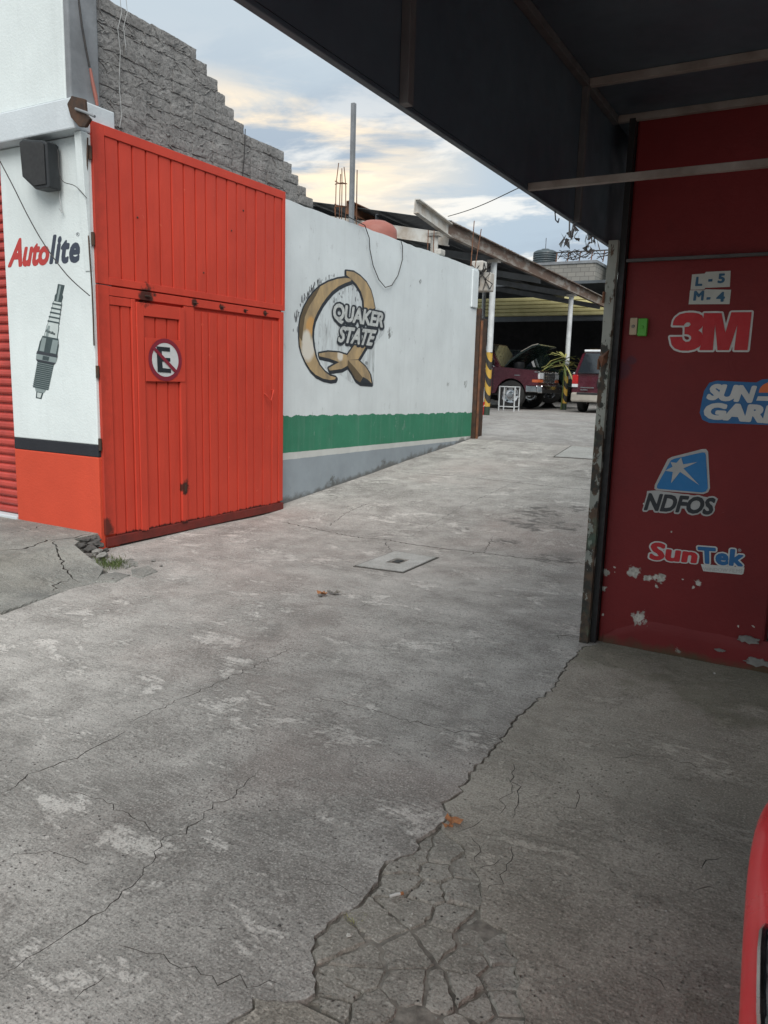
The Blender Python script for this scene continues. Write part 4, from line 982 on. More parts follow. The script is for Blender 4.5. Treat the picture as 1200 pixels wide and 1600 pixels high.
# wicket door
wk = [4.93, 5.075, 5.215, 5.355]
gbox('wicket_frame', 4.848, 4.928, .09, 2.10, -.038, .010, label='flat stile on the hinge side of the small wicket door'); gbox('wicket_frame', 5.357, 5.425, .09, 2.10, -.038, .010)
gbox('wicket_frame', 4.930, 5.355, 1.99, 2.10, -.038, .010)
for y0, y1 in zip(wk, wk[1:]): strip(y0, y1, .09, 1.985, XG-.008)
gbox('frame', 5.43, 5.565, .10, 2.12, -.040, -.006)
ls = [5.568, 5.67, 5.765, 5.892, 6.034, 6.179, 6.32, 6.444, 6.594, 6.748, 6.866]
for y0, y1 in zip(ls, ls[1:]): strip(y0, y1, .10, 2.09)
gbox('bottom_rail', 4.46, 6.95, -.015+.03, .098, -.045, .004, .005, M['rail'])
for y_, nm in ((4.98, 1), (5.565, 0), (5.94, 0), (6.285, 0), (6.615, 0)):
    h = gbox('latch', y_-(.032 if nm else .018), y_+(.032 if nm else .018), 2.154, 2.168, .002, .012, .004, M['steel_dark'])
    MB().tube([(XG+.018, y_-.02, 2.161), (XG+.022, y_+.025, 2.158)], .005, 6).build('bolt', M['steel_dark'], parent=h)
gbox('lock_hole', 5.385, 5.412, .39, .47, .0105, .016, .003, M['steel_dark'])
MB().tube([(XG+.004, 6.60, 1.32), (XG+.05, 6.66, 1.25), (XG+.05, 6.70, 1.36), (XG+.004, 6.72, 1.36)], .008, 6).build('handle', M['gate'], parent=gate, smooth=True)
for z_ in (.9, 1.5, 2.55, 3.2):
    MB().tube([(XG-.01, 4.43, z_-.05), (XG-.01, 4.43, z_+.05)], .014, 8).build('hinge', M['steel_dark'], parent=gate)
# bolts left on the upper sheet
for y_, z_ in ((6.28, 3.12), (5.70, 2.45), (6.1, 2.9), (4.9, 2.8)):
    MB().lathe([(.004, 0), (.009, .002), (.007, .006), (.0, .008)], (XG-.010, y_, z_), 'x', 8).build('rivet', M['steel_dark'], parent=gate)
# no parking sign
sg = empty('no_parking_sign', (XG+.02, 5.165, 1.625), 'round no parking sign with a barred black E on the orange gate', 'sign')
MB().box(XG+.011, XG+.016, 4.93, 5.415, 1.43, 1.805).build('plate', M['gate'], parent=sg, bevel=.002)
def disc(name, r0, r1, mat, x, n=48, hy=1.08):
    cyy, czz = 5.163, 1.623; m = MB()
    A = [(x, cyy+math.cos(t)*r1*hy, czz+math.sin(t)*r1) for t in np.linspace(0, 2*math.pi, n, endpoint=False)]
    if r0 == 0: m.add(A, [tuple(range(n))])
    else:
        B = [(x, cyy+math.cos(t)*r0*hy, czz+math.sin(t)*r0) for t in np.linspace(0, 2*math.pi, n, endpoint=False)]
        m.add(A+B, [(i, (i+1) % n, n+(i+1) % n, n+i) for i in range(n)])
    return m.build(name, mat, parent=sg)
disc('white_disc', 0, .165, D['signw'], XG+.0175); disc('red_ring', .150, .188, D['signred'], XG+.0195)
SP = (0, XG+.016, 1); s10 = lambda pts: C(pts, 200, 500, 10)
decal_poly('letter', s10([(440, 410), (650, 430), (652, 495), (522, 482), (525, 588), (655, 595), (655, 650), (530, 648), (535, 750), (665, 765), (668, 826), (458, 812)]), SP, D['dark'], sg, .0050)
decal_poly('red_bar', s10([(360, 432), (410, 420), (760, 790), (720, 822)]), SP, D['signred'], sg, .0070)

# ================================================================ RED WALL + STICKERS
YR = 4.47
rw = empty('red_wall', (-.6, YR, 0), 'dark red painted wall with peeling paint under the canopy', 'wall')
mb = MB(); mb.box(-1.035, -.155, YR, 4.9, -.1, 2.95).build('wall_face', M['red'], parent=rw, bevel=.012)
# battered foot that swells out at the bottom
xs = np.linspace(-1.0, 1.2, 40); vs = []
for i, x in enumerate(xs):
    h = (.05+.12*min(1, (x+1.0)/.22))*(1 if x > -.98 else .4) - .03*max(0, (x+.6)) + .008*noise.noise((x*9, 0, 0)); d = .010+.005*noise.noise((x*5, 3, 0))
    h = max(h, .04)
    vs += [(x, YR-d, -.05), (x, YR-d-.002, h*.6), (x, YR-d*.75, h*.92), (x, YR+.004, h+.012), (x, YR+.02, h+.012)]
fs = [(i*5+k, i*5+k+1, (i+1)*5+k+1, (i+1)*5+k) for i in range(39) for k in range(4)]
MB().add(vs, fs).build('wall_foot', M['red'], parent=rw, smooth=True, angle=60)
# broken corner of the foot, bare cement
for (x, y, r_) in ((1170, 1000, .05), (1185, 1035, .055), (1125, 1016, .022)):
    p = spot(x, y, 1, YR-.02); rr_ = random.Random(int(x)); n = 26
    pts = [(p.x+r_*math.cos(t)*rr_.uniform(.6, 1.2)*1.2, p.z+r_*.42*math.sin(t)*rr_.uniform(.45, 1.2)) for t in np.linspace(0, 6.283, n, endpoint=False)]
    MB().prism(pts, 'y', YR-.024, YR-.010).build('bare_patch', M['stone'], parent=rw, label='chipped patch of bare cement')
# dark opening right of the wall
op = empty('shop_building', (1.5, 4.9, 0), 'dark recessed shop front beyond the right end of the red wall', 'building')
MB().box(-.155, 6, 4.92, 5.1, -.1, 3.0).build('back_wall', M['interior_shade'], parent=op)
MB().box(3.2, 6, 4.56, 4.92, -.1, 2.9).build('side_pier', M['red'], parent=op, bevel=.01)
MB().box(2.2, 3.1, 4.85, 4.915, -.1, 2.2).build('door', M['steel_dark'], parent=op, bevel=.01)

SPL = (1, YR, -1)
def sticker(label, px, py, cat='sticker', group=None):
    p = spot(px, py, 1, YR-.001); return empty('sticker', p, label, cat, group)
k4 = lambda pts: C(pts, 980, 400, 5.4545)
k5 = lambda pts: C(pts, 980, 680, 5.4545)
sL = sticker('pale number card reading L - 5 high on the red wall', 1110, 437, 'number card')
decal_poly('card', k4([(553, 158), (660, 150), (672, 136), (882, 126), (875, 263), (664, 272), (658, 286), (540, 288)]), SPL, D['plate'], sL, .0015)
decal_text('letter', 'L', k4([(590, 178), (640, 174), (640, 255), (578, 258)]), SPL, D['plateblue'], sL, .0030, .05)
decal_text('dash', '-', k4([(692, 198), (728, 196), (726, 218), (690, 220)]), SPL, D['plateblue'], sL, .0030, .03)
decal_text('digit', '5', k4([(778, 150), (838, 148), (830, 232), (768, 234)]), SPL, D['plateblue'], sL, .0030, .05)
sM = sticker('pale number card reading M - 4 directly above the red two-character sticker', 1108, 465, 'number card')
decal_poly('card', k4([(536, 292), (655, 292), (670, 284), (886, 288), (872, 410), (524, 412)]), SPL, D['plate'], sM, .0015)
decal_text('letter', 'M', k4([(572, 298), (658, 296), (650, 380), (562, 382)]), SPL, D['plateblue'], sM, .0030, .05)
decal_text('dash', '-', k4([(678, 352), (712, 350), (708, 372), (674, 374)]), SPL, D['plateblue'], sM, .0030, .03)
decal_text('digit', '4', k4([(765, 308), (835, 304), (832, 390), (755, 392)]), SPL, D['plateblue'], sM, .0030, .05)
s3 = sticker('large red 3M letters with white edge on the red wall', 1109, 518)
three = [(388, 592), (395, 555), (412, 525), (450, 496), (500, 484), (560, 482), (610, 490), (640, 508), (655, 540), (652, 580), (635, 612), (608, 634), (636, 655), (648, 690), (642, 735), (618, 772), (575, 797), (520, 808), (455, 806), (405, 788), (378, 755), (365, 690), (468, 688), (476, 715), (498, 732), (530, 728), (546, 708), (544, 684), (522, 670), (488, 666), (490, 606), (524, 602), (542, 586), (534, 568), (510, 566), (492, 578), (484, 594)]
emm = [(655, 487), (805, 487), (838, 652), (888, 480), (1062, 478), (1026, 803), (912, 803), (940, 585), (868, 803), (770, 803), (750, 588), (730, 803), (615, 803), (645, 700), (640, 640)]
s3r = [(640, 487), (670, 487), (670, 803), (600, 803), (560, 808), (520, 808)]
decal_union('white_edge', [k4(three), k4(emm)], SPL, D['white'], s3, .0015, .0105)
decal_poly('red_letter', k4(three), SPL, D['red'], s3, .0034); decal_poly('red_letter', k4(emm), SPL, D['red'], s3, .0040)
# blue and white sun sticker
s4 = sticker('blue and white two-row sticker with an orange half sun at the right edge', 1180, 630)
decal_poly('blue_backing', k4([(618, 1335), (640, 1215), (655, 1150), (700, 1080), (765, 1062), (1100, 1078), (1150, 1052), (1330, 1040), (1480, 1060), (1500, 1250), (1460, 1450), (1000, 1432), (700, 1422), (640, 1395)]), SPL, D['blue'], s4, .0015)
decal_text('letters', 'SUN', k4([(720, 1088), (1110, 1105), (1062, 1255), (668, 1225)]), SPL, D['white'], s4, .0030, .07, spacing=.95)
decal_text('letters', 'GARD', k4([(668, 1248), (1400, 1275), (1350, 1440), (640, 1388)]), SPL, D['white'], s4, .0034, .07, spacing=.95)
hs_ = [(1250+128*math.cos(t), 1165-95*math.sin(t)) for t in np.linspace(0, math.pi, 18)]
decal_poly('half_sun', k4(hs_), SPL, D['orange'], s4, .0030)
decal_poly('white_dash', k4([(1115, 1195), (1400, 1200), (1390, 1240), (1100, 1232)]), SPL, D['white'], s4, .0026)
# star sticker
s5 = sticker('blue four-sided emblem with white star above black slanted letters', 1063, 755)
decal_poly('emblem_edge', k5([(345, 205), (380, 185), (640, 118), (672, 118), (690, 140), (706, 450), (690, 485), (650, 502), (250, 470), (232, 455), (235, 425)]), SPL, D['grey'], s5, .0012)
decal_poly('emblem', k5([(372, 215), (400, 200), (640, 146), (662, 148), (670, 165), (688, 450), (672, 478), (640, 488), (265, 456), (252, 445), (256, 425)]), SPL, D['blue2'], s5, .0030)
decal_poly('star', k5([(462, 190), (478, 248), (600, 228), (480, 282), (615, 425), (452, 312), (375, 408), (390, 312), (322, 302), (388, 268), (370, 228), (420, 235)]), SPL, D['grey'], s5, .0045)
decal_text('letter_edge', 'NDFOS', k5([(185, 490), (765, 535), (722, 680), (140, 640)]), SPL, D['grey'], s5, .0020, .115, .045, .98)
decal_poly('letter_backing', k5([(170, 475), (240, 470), (775, 540), (720, 670), (660, 640), (430, 620), (150, 640)]), SPL, D['grey'], s5, .0016)
decal_text('letters', 'NDFOS', k5([(185, 490), (765, 535), (722, 680), (140, 640)]), SPL, D['dark'], s5, .0036, .045, .045, .98)
# window film sticker
s6 = sticker('red and blue word sticker with small grey strip beneath, lowest on the wall', 1090, 870)
for wd_, qd, mt, b0, lay in (('Sun', [(205, 905), (615, 962), (590, 1095), (185, 1060)], D['red'], .052, .0034), ('Tek', [(598, 945), (1010, 975), (985, 1122), (610, 1092)], D['blue'], .048, .0046)):
    decal_text('letter_edge', wd_, k5(qd), SPL, D['white'], s6, lay-.0014, .105, .050, 1.03)
    decal_text('letters', wd_, k5(qd), SPL, mt, s6, lay, b0, .050, 1.03)
decal_poly('strip', k5([(628, 1098), (1000, 1126), (990, 1180), (975, 1188), (648, 1158)]), SPL, D['white'], s6, .0012)
decal_text('small_text', 'WINDOW FILMS', k5([(645, 1124), (985, 1142), (978, 1176), (648, 1150)]), SPL, D['grey'], s6, .0024, .0)
decal_text('registered_mark', '®', k5([(945, 965), (972, 967), (972, 995), (945, 993)]), SPL, D['white'], s6, .0030, .0)
# two small boxes on the wall
for nm, x0, x1, z0, z1, mt, lab in (('push_button', -.988, -.948, 1.782, 1.874, D['tan'], 'small worn beige push button on the red wall'), ('push_button', -.944, -.896, 1.776, 1.870, D['lime'], 'small lime green push button on the red wall')):
    e = empty(nm, (x0, YR, z0), lab, 'push button')
    MB().box(x0, x1, YR-.03, YR, z0, z1).build('housing', mt, parent=e, bevel=.004)
    MB().lathe([(.009, 0), (.009, -.004), (.006, -.006)], ((x0+x1)/2, YR-.030, (z0+z1)/2), 'y', 12).build('button', M['soil'] if mt is D['tan'] else mt, parent=e)

# steel post at the corner of the opening
pt = empty('gate_post', (-1.09, 4.42, 0), 'square steel gate post with peeling grey-green paint beside the red wall', 'post')
vs = []; zs = np.linspace(-.02, 2.28, 40)
for z in zs:
    e_ = .003*noise.noise((0, 0, z*7)); vs += [(-1.122+e_, 4.38, z), (-1.070+e_, 4.38, z), (-1.070+e_, 4.435, z), (-1.122+e_, 4.435, z)]
fs = [(i*4+k, i*4+(k+1) % 4, (i+1)*4+(k+1) % 4, (i+1)*4+k) for i in range(39) for k in range(4)]+[(0, 1, 2, 3), (156, 157, 158, 159)]
MB().add(vs, fs).build('tube', M['peel'], parent=pt, bevel=.003)
MB().box(-1.068, -1.036, 4.42, 4.52, -.02, 2.9).build('gap_shade', M['black'], parent=pt)  # black strip standing in for the shade between post and wall
for z_ in (1.62, 1.98): MB().tube([(-1.126, 4.376, z_-.03), (-1.126, 4.376, z_+.03)], .007, 8).build('hinge_lug', M['rust'], parent=pt)
MB().add([(-1.128, 4.370, 1.66), (-1.10, 4.340, 1.60), (-1.075, 4.345, 1.63), (-1.07, 4.37, 1.70), (-1.09, 4.33, 1.66)], [(0, 1, 4), (1, 2, 4), (2, 3, 4), (3, 0, 4)]).build('torn_metal', M['rust'], parent=pt)

# ================================================================ CANOPY
ca = empty('canopy', (-1.18, 2, 2.29), 'dark sheet metal canopy with a deep edge panel over the right pavement', 'canopy')
CY0, CY1, CX1 = -.9, 5.12, 5.0
MB().box(-1.186, -1.165, CY0, CY1, 2.30, 2.96).build('edge_panel', M['canopy'], parent=ca)
MB().box(-1.164, CX1, CY0, CY1, 2.925, 2.965).build('ceiling_sheet', M['canopy'], parent=ca)
MB().box(-1.188, -1.163, CY0, CY1, 2.285, 2.298).build('edge_trim', M['canopy'], parent=ca, bevel=.003)
for y_ in (-.8, .46, 2.1, 3.87): MB().box(-1.164, -1.135, y_-.018, y_+.018, 2.285, 2.89).build('upright', M['rib'], parent=ca, bevel=.002)
MB().box(-1.164, -1.13, CY0, 4.46, 2.89, 2.924).build('ceiling_tube', M['rib'], parent=ca, bevel=.002)
for y_ in (-.8, .46, 2.1, 3.87, 4.44): MB().box(-1.129, CX1, y_-.018, y_+.018, 2.89, 2.924).build('joist', M['bar'] if y_ > 3 else M['rib'], parent=ca, bevel=.002)
for y_, z_ in ((3.2, 2.30), (4.43, 2.175)): MB().box(-1.164 if y_ < 4 else -1.03, CX1, y_-.014, y_+.014, z_-(.014 if y_ < 4 else .008), z_+(.014 if y_ < 4 else .008)).build('tie_bar', M['bar'] if y_ < 4 else M['rib'], parent=ca, bevel=.002)
# torn scrap caught at the edge of the canopy
sc_ = empty('torn_scrap', (-1.2, 4.3, 2.2), 'tattered grey scrap of plastic caught on the canopy edge', 'scrap'); rk = random.Random(21)
for cx_, cy_, nn in ((890, 371, 12), (925, 380, 14)):
    m = MB()
    for k in range(nn):
        p = spot(cx_+rk.uniform(-10, 14), cy_+rk.uniform(-16, 8), 0, -1.185); d = [Vector((rk.uniform(-.02, .02), rk.uniform(-.05, .05), rk.uniform(-.05, .04))) for _ in range(4)]
        m.add([p, p+d[0], p+d[1], p+d[2]], [(0, 1, 2), (0, 2, 3)])
    p_ = spot(cx_, cy_, 0, -1.178); m.tube([(-1.178, p_.y-.02, 2.290), (-1.18, p_.y, p_.z)], .004, 5); m.tube([(-1.178, p_.y+.05, 2.290), (-1.18, p_.y+.03, p_.z+.01)], .004, 5)
    m.build('shred', M['wirew'], parent=sc_)
MB().tube([(-1.178, 3.6, 2.290), (-1.178, 3.62, 2.25), (-1.178, 3.66, 2.245), (-1.178, 3.67, 2.265)], .003, 5).build('wire_hook', M['wire'], label='tiny bent wire hanging from the canopy edge', cat='wire', origin=(-1.2, 3.62, 2.23))

# ================================================================ YARD: INNER DOOR, CARPORT
idr = empty('inner_gate', (-5.3, 12.6, .5), 'narrow dark rusty steel gate folded at the far end of the white wall', 'gate')
MB().box(-5.39, -5.315, 12.58, 12.66, .45, 2.75).build('jamb', M['steel_dark'], parent=idr, bevel=.004)
MB().box(-5.31, -5.275, 12.60, 12.64, .45, 2.55).build('rusty_tube', M['rust'], parent=idr, bevel=.004)
MB().box(-5.385, -5.345, 12.68, 12.98, .5, 2.6).build('dark_panel', M['steel_dark'], parent=idr)
jb_ = empty('meter_box', (-5.6, 13.0, 3.1), 'battered pale electric meter boxes with loose cables past the wall end', 'electric box')
p = spot(757, 436, 1, 13.2)
MB().box(p.x-.14, p.x+.15, 13.1, 13.3, p.z-.22, p.z+.10).build('box', M['beamw'], parent=jb_, bevel=.02)
MB().box(p.x-.20, p.x+.02, 13.05, 13.25, p.z+.12, p.z+.30).build('box', M['beamw'], parent=jb_, bevel=.02)
m = MB(); rk = random.Random(31)
for k in range(6):
    q0 = Vector((p.x-.15+rk.uniform(0, .3), 13.05, p.z+.25)); pts = [q0+Vector((rk.uniform(-.08, .08), rk.uniform(-.03, .03), -.09*i)) for i in range(6)]; m.tube(pts, .010, 5)
m.build('cable', M['wire'], parent=jb_)
MB().box(p.x-.28, p.x+.02, 13.15, 13.25, p.z-.75, p.z-.70).build('conduit', M['postw'], parent=jb_)

cp = empty('carport', (-9, 20, .75), 'carport with corrugated metal roof on white posts over the yard', 'carport')
ZB = 4.46; YA, YB_ = 14.35, 27.6; XA, XB = -6.9, -12.4; SLP = .19
vs = []; ncol = 3; ny = 252
for i in range(ny+1):
    y = YA+(YB_-YA)*i/ny
    for j in range(ncol+1):
        x = XA+.12-(XA-XB+.12)*j/ncol; dz = .018*math.sin(i*math.pi/2+ .4)
        vs.append((x, y+.02*noise.noise((x, y, 0)), ZB+.17+SLP*(XA-x)+dz+.015*noise.noise((x*.4, y*.8, 3))-.0166*(y-YA)))
fs = [(i*(ncol+1)+j, i*(ncol+1)+j+1, (i+1)*(ncol+1)+j+1, (i+1)*(ncol+1)+j) for i in range(ny) for j in range(ncol)]
b = MB().add(vs, fs).build('roof_sheet', M['galv'], parent=cp)
sol = b.modifiers.new('thickness', 'SOLIDIFY'); sol.thickness = .012
def zb(y): return ZB-.0166*(y-YA)
def cbeam(name, a, bb, h, w_, mat, parent):
    """C-shaped steel channel: web and two flanges"""
    m = MB(); a = Vector(a); bb = Vector(bb); t = (bb-a).normalized(); s_ = t.cross(Vector((0, 0, 1))).normalized(); u = s_.cross(t)
    def P(o_, x, z): return o_+s_*x+u*z
    pr_ = [(0, -h/2), (w_, -h/2), (w_, -h/2+.02), (.02, -h/2+.02), (.02, h/2-.02), (w_, h/2-.02), (w_, h/2), (0, h/2)]
    vs = [P(a, x, z) for x, z in pr_]+[P(bb, x, z) for x, z in pr_]
    m.add(vs, [(i, (i+1) % 8, 8+(i+1) % 8, 8+i) for i in range(8)]+[(0, 1, 2, 3), (0, 3, 4, 7), (4, 5, 6, 7), (8, 9, 10, 11), (8, 11, 12, 15), (12, 13, 14, 15)])
    return m.build(name, mat, parent=parent)
cbeam('edge_beam', (XA+.03, YA+.05, zb(YA)), (XA+.03, YB_, zb(YB_)), .30, .10, M['rbeam'], cp)
cbeam('beam_stub', (XA+.03, 12.96, zb(12.9)+.13), (XA+.03, YA+.05, zb(YA)-.02), .26, .10, M['beamw'], cp)
for y_ in (14.5, 17.1, 20.2, 23.3, 26.4):
    zz_ = zb(y_)-.05; cbeam('rafter', (XA+.02, y_, zz_-.12), (XB, y_, zz_-.12+SLP*(XA-XB)), .24 if y_ < 15 else .15, .08, M['beamw'] if y_ < 15 else M['column'], cp)
for x_ in (-8.5, -10.1, -11.7): cbeam('purlin', (x_, YA, zb(YA)+SLP*(XA-x_)+.02), (x_, YB_, zb(YB_)+SLP*(XA-x_)+.02), .16, .06, M['galv'], cp)
cbeam('tie_beam', (XA-.1, 16.9, 3.72), (XB, 16.9, 3.72), .12, .05, M['beamw'], cp)
for y_, r_ in ((14.0, .075), (17.1, .07), (23.3, .07)):
    x_ = XA-.05
    pst = MB().tube([(x_, y_, 2.2 if 15 < y_ < 20 else 1.95 if y_ > 20 else .7), (x_, y_, zb(y_)-.16)], r_, 14).build('post', M['postw'] if y_ > 15 else M['beamw'], parent=cp, smooth=True)
    if y_ > 15: MB().tube([(x_, y_, .74), (x_, y_, 2.202 if y_ < 20 else 1.952)], r_+.004, 14).build('striped_sleeve', M['hazard'], parent=pst, smooth=True)
    MB().box(x_-.13, x_+.13, y_-.10, y_+.10, zb(y_)-.20, zb(y_)-.145).build('cap_plate', M['beamw'], parent=pst)
for x_ in (-11, -12.3):
    MB().tube([(x_, 26.3, .74), (x_, 26.3, 4.95)], .07, 10).build('post', M['postw'], parent=cp, smooth=True)
# corroded beam and roof edge left of the carport, rebar, mast, plastic drum
cb = empty('rusty_beam', spot(541, 322, 0, -9.5), 'rusty steel channel sticking out over the white wall', 'beam')
cbeam('web', spot(541, 324, 0, -9.0), spot(600, 350, 0, -9.0), .26, .10, M['rust'], cb)
p0 = spot(549, 345, 0, -5.52); p1 = spot(555, 163, 0, -5.52)
MB().bar(p0-Vector((0, 0, .5)), (p0.x, p0.y, p1.z), .05, .05).build('mast', M['column'], label='tall thin square steel mast standing behind the white wall', cat='mast', origin=p0-Vector((0, 0, .5)))
p0 = spot(557, 345, 0, -5.6); MB().tube([p0-Vector((0, 0, .3)), (p0.x, p0.y-.01, spot(557, 265, 0, -5.6).z)], .007, 6).build('reinforcing_bar', M['rust'], label='single thin reinforcing bar right beside the tall mast', cat='rebar', origin=p0)
rc = empty('rebar_cage', spot(532, 335, 0, -5.7), 'cage of rusty reinforcing bars with two loops left of the mast', 'rebar')
ctr = spot(532, 335, 0, -5.7)
for dx, dy, h_ in ((-.05, -.05, .62), (.05, -.05, .55), (.05, .05, .58), (-.05, .05, .50)):
    MB().tube([ctr+Vector((dx, dy, -.4)), ctr+Vector((dx*.9, dy*.9, h_*.6)), ctr+Vector((dx*.5, dy*.5, h_))], .006, 5).build('bar', M['rust'], parent=rc)
for z_ in (.08, .36):
    s_ = .055; MB().tube([ctr+Vector((x, y, z_+.01*i)) for i, (x, y) in enumerate(((-s_, -s_), (s_, -s_), (s_, s_), (-s_, s_), (-s_, -s_)))], .006, 5).build('stirrup', M['rust'], parent=rc)
MB().tube([ctr+Vector((0, -.08, .1)), ctr+Vector((0, -.14, .06)), ctr+Vector((0, -.13, -.03)), ctr+Vector((0, -.07, -.08))], .005, 5).build('tie_wire', M['rust'], parent=rc)
p = spot(587, 362, 0, -6.1); m = MB()
m.lathe([(.30, -.6), (.32, -.02), (.31, .05), (.26, .11), (.16, .16), (.0, .18)], (p.x, p.y, p.z-.02), 'z', 24).build('plastic_drum', M['orangeply'], label='faded orange plastic drum showing just over the white wall', cat='drum', origin=p, smooth=True)
for i, (x, y0, y1, lab) in enumerate(((703, 465, 486, 0), (722, 440, 478, 0))): pass
for x0, y0, x1, y1, lab in ((742, 408, 733, 345, 'thin leaning reinforcing bar at the far end of the white wall, left one'), (748, 412, 744, 358, 'thin leaning reinforcing bar at the far end of the white wall, right one')):
    a_ = spot(x0-6, y0, 0, -5.5); b_ = spot(x1+8, y1, 0, -5.5); MB().tube([a_-Vector((0, 0, .1)), b_], .008, 5).build('reinforcing_bar', M['rust'], label=lab, cat='rebar', origin=a_)
for x_, lab in ((668, 'left'), (677, 'right')):
    a_ = spot(x_, 395, 0, -5.5); MB().tube([a_-Vector((0, 0, .1)), a_+Vector((0, 0, .33))], .007, 5).build('reinforcing_bar', M['rust'], label=f'short rusty reinforcing bar on the wall top below the white beam, {lab} one', cat='rebar', origin=a_)
p = spot(687, 393, 0, -5.46); MB().box(p.x-.06, p.x+.06, p.y-.09, p.y+.09, p.z-.06, p.z+.03).build('cement_lump', M['pebble'], label='small pale cement lump on top of the white wall', cat='rubble', origin=p, bevel=.02)

# workshop hall across the back of the yard
ws = empty('workshop_building', (-9, 28, .75), 'dark open workshop hall with olive yellow slatted fascia at the back', 'building')
MB().box(-24, -.9, 35.6, 35.8, .7, 5.1).build('back_wall', M['interior_shade'], parent=ws)
MB().box(-24.2, -24, 28, 35.6, .7, 5.1).build('side_wall', M['interior_shade'], parent=ws)
MB().box(-24.2, -.9, 28.25, 35.8, 5.1, 5.2).build('roof', M['galv'], parent=ws)
MB().box(-24, -1.0, 28.0, 28.12, 3.78, 3.96).build('lintel', M['galv'], parent=ws)
f0 = MB().prism([(27.98, 0), (27.95, .02), (27.95, .112), (27.98, .126), (28.05, .126), (28.05, 0)], 'x', -24, -1.0).build('fascia_slat', M['yellow'], parent=ws)
for v in f0.data.vertices: v.co.z += 3.97+.75
f0.location = (0, 0, -.75)
for k in range(1, 5):
    o = f0.copy(); col.objects.link(o); o.parent = ws; o.location = (0, 0, -.75+k*.133)
for x_ in (-18, -12.6, -2): MB().box(x_-.15, x_+.15, 28.15, 28.4, .7, 5.08).build('pier', M['column'], parent=ws)
MB().box(-1.0, -.8, 4.95, 35, -.1, 4.2).build('boundary_wall', M['column'], label='tall grey boundary wall along the right side of the driveway', cat='wall', origin=(-.9, 20, 0), bevel=.01)
# far block building with water tank and junk on the roof
fb = empty('block_building', (-9, 36, .75), 'unfinished grey block building rising behind the carport roof', 'building')
XL, XR_ = spot(820, 410, 1, 36).x, spot(931, 410, 1, 36).x; ZT = spot(900, 412, 1, 36).z
MB().box(XL-3, XR_, 36, 42, .5, ZT).build('wall', M['farblock'], parent=fb)
MB().box(XL-3.05, XR_+.05, 35.95, 42.05, ZT, ZT+.12).build('parapet', M['column'], parent=fb)
MB().box(XR_+.3, XR_+1.4, 37, 43, .5, ZT+.6).build('side_wall', M['white'], parent=fb)
tk = spot(851, 413, 1, 37); 
te = empty('water_tank', (tk.x, 37, ZT+.12), 'dark ribbed water tank on the far roof', 'water tank')
m = MB(); pf = [(.62, 0)]
for k in range(5): pf += [(.62, .1+k*.17), (.58, .14+k*.17), (.62, .18+k*.17)]
pf += [(.60, 1.0), (.45, 1.12), (.22, 1.17), (.20, 1.24), (.0, 1.25)]
m.lathe([(r_*.92, h_*.62) for r_, h_ in pf], (tk.x, 37, ZT+.12), 'z', 24).build('tank', M['tank'], parent=te, smooth=True, angle=60)
MB().tube([(tk.x, 37, ZT+.8), (tk.x, 37, ZT+1.4)], .015, 6).build('vent_pipe', M['wire'], parent=te)
rfj = empty('roof_frame', (tk.x+2, 36.6, ZT+.12), 'tangle of bent bars and cables on the far roof beside the tank', 'frame'); rk = random.Random(14); m = MB()
for k in range(16):
    x0 = tk.x+.6+rk.uniform(0, 2.2); pts = [(x0+i*.35*rk.uniform(.6, 1.1), 36.4+rk.uniform(-.2, .3), ZT+.2+rk.uniform(.0, .55)) for i in range(4)]; m.tube(pts, .018, 5)
m.build('bent_bar', M['wire'], parent=rfj)
for k in range(5): MB().bar((tk.x+.7+k*.55, 36.5, ZT+.1), (tk.x+.75+k*.55, 36.5, ZT+.62), .04, .04).build('upright', M['rust'], parent=rfj)
MB().bar((tk.x+.6, 36.5, ZT+.62), (tk.x+3.3, 36.5, ZT+.60), .05, .05).build('top_rail', M['wire'], parent=rfj)
a_ = spot(700, 338, 1, 15.5); b_ = Vector((-1.25, 8.0, 4.6)); b_ = spot(805, 296, 1, 12.0)
MB().tube([a_+(b_-a_)*t+Vector((0, 0, -.04*math.sin(math.pi*t))) for t in np.linspace(0, 1, 12)]+[b_+(b_-a_)*.6], .008, 5).build('overhead_cable', M['wire'], label='thin overhead cable crossing the sky from the carport roof', cat='cable', origin=a_)

# ================================================================ VEHICLES
def wheel(parent, c, axis, r, w_, mats=(None, None), spokes=6):
    """tyre with rim, hub cap and slots; axis 'x' or 'y' is the axle"""
    h = w_/2
    t = MB().lathe([(r*.62, -h), (r*.80, -h*1.05), (r*.95, -h*.95), (r, -h*.6), (r, h*.6), (r*.95, h*.95), (r*.80, h*1.05), (r*.62, h), (r*.60, 0), (r*.62, -h)], c, axis, 28, caps=False).build('wheel', M['tyre'], parent=parent, smooth=True)
    for s in (-1, 1):
        m = MB().lathe([(r*.62, s*h*.95), (r*.60, s*h*1.02), (r*.56, s*h*.75), (r*.38, s*h*.55), (r*.22, s*h*.70), (r*.18, s*h*.95), (0.001, s*h*.97)], c, axis, 24, caps=False)
        m.build('rim', M['chrome'], parent=t, smooth=True)
        m = MB()
        for k in range(spokes):
            a_ = 2*math.pi*k/spokes; d = s*h*.72; u_, v_ = math.cos(a_)*r*.46, math.sin(a_)*r*.46
            cc = (c[0]+(d if axis == 'x' else u_), c[1]+(d if axis == 'y' else (u_ if axis == 'x' else 0))+(0), c[2]+v_)
            m.lathe([(r*.07, -.004), (r*.07, .004)], cc, axis, 8)
        m.build('rim_slots', M['black'], parent=t, kind='stuff')
    return t
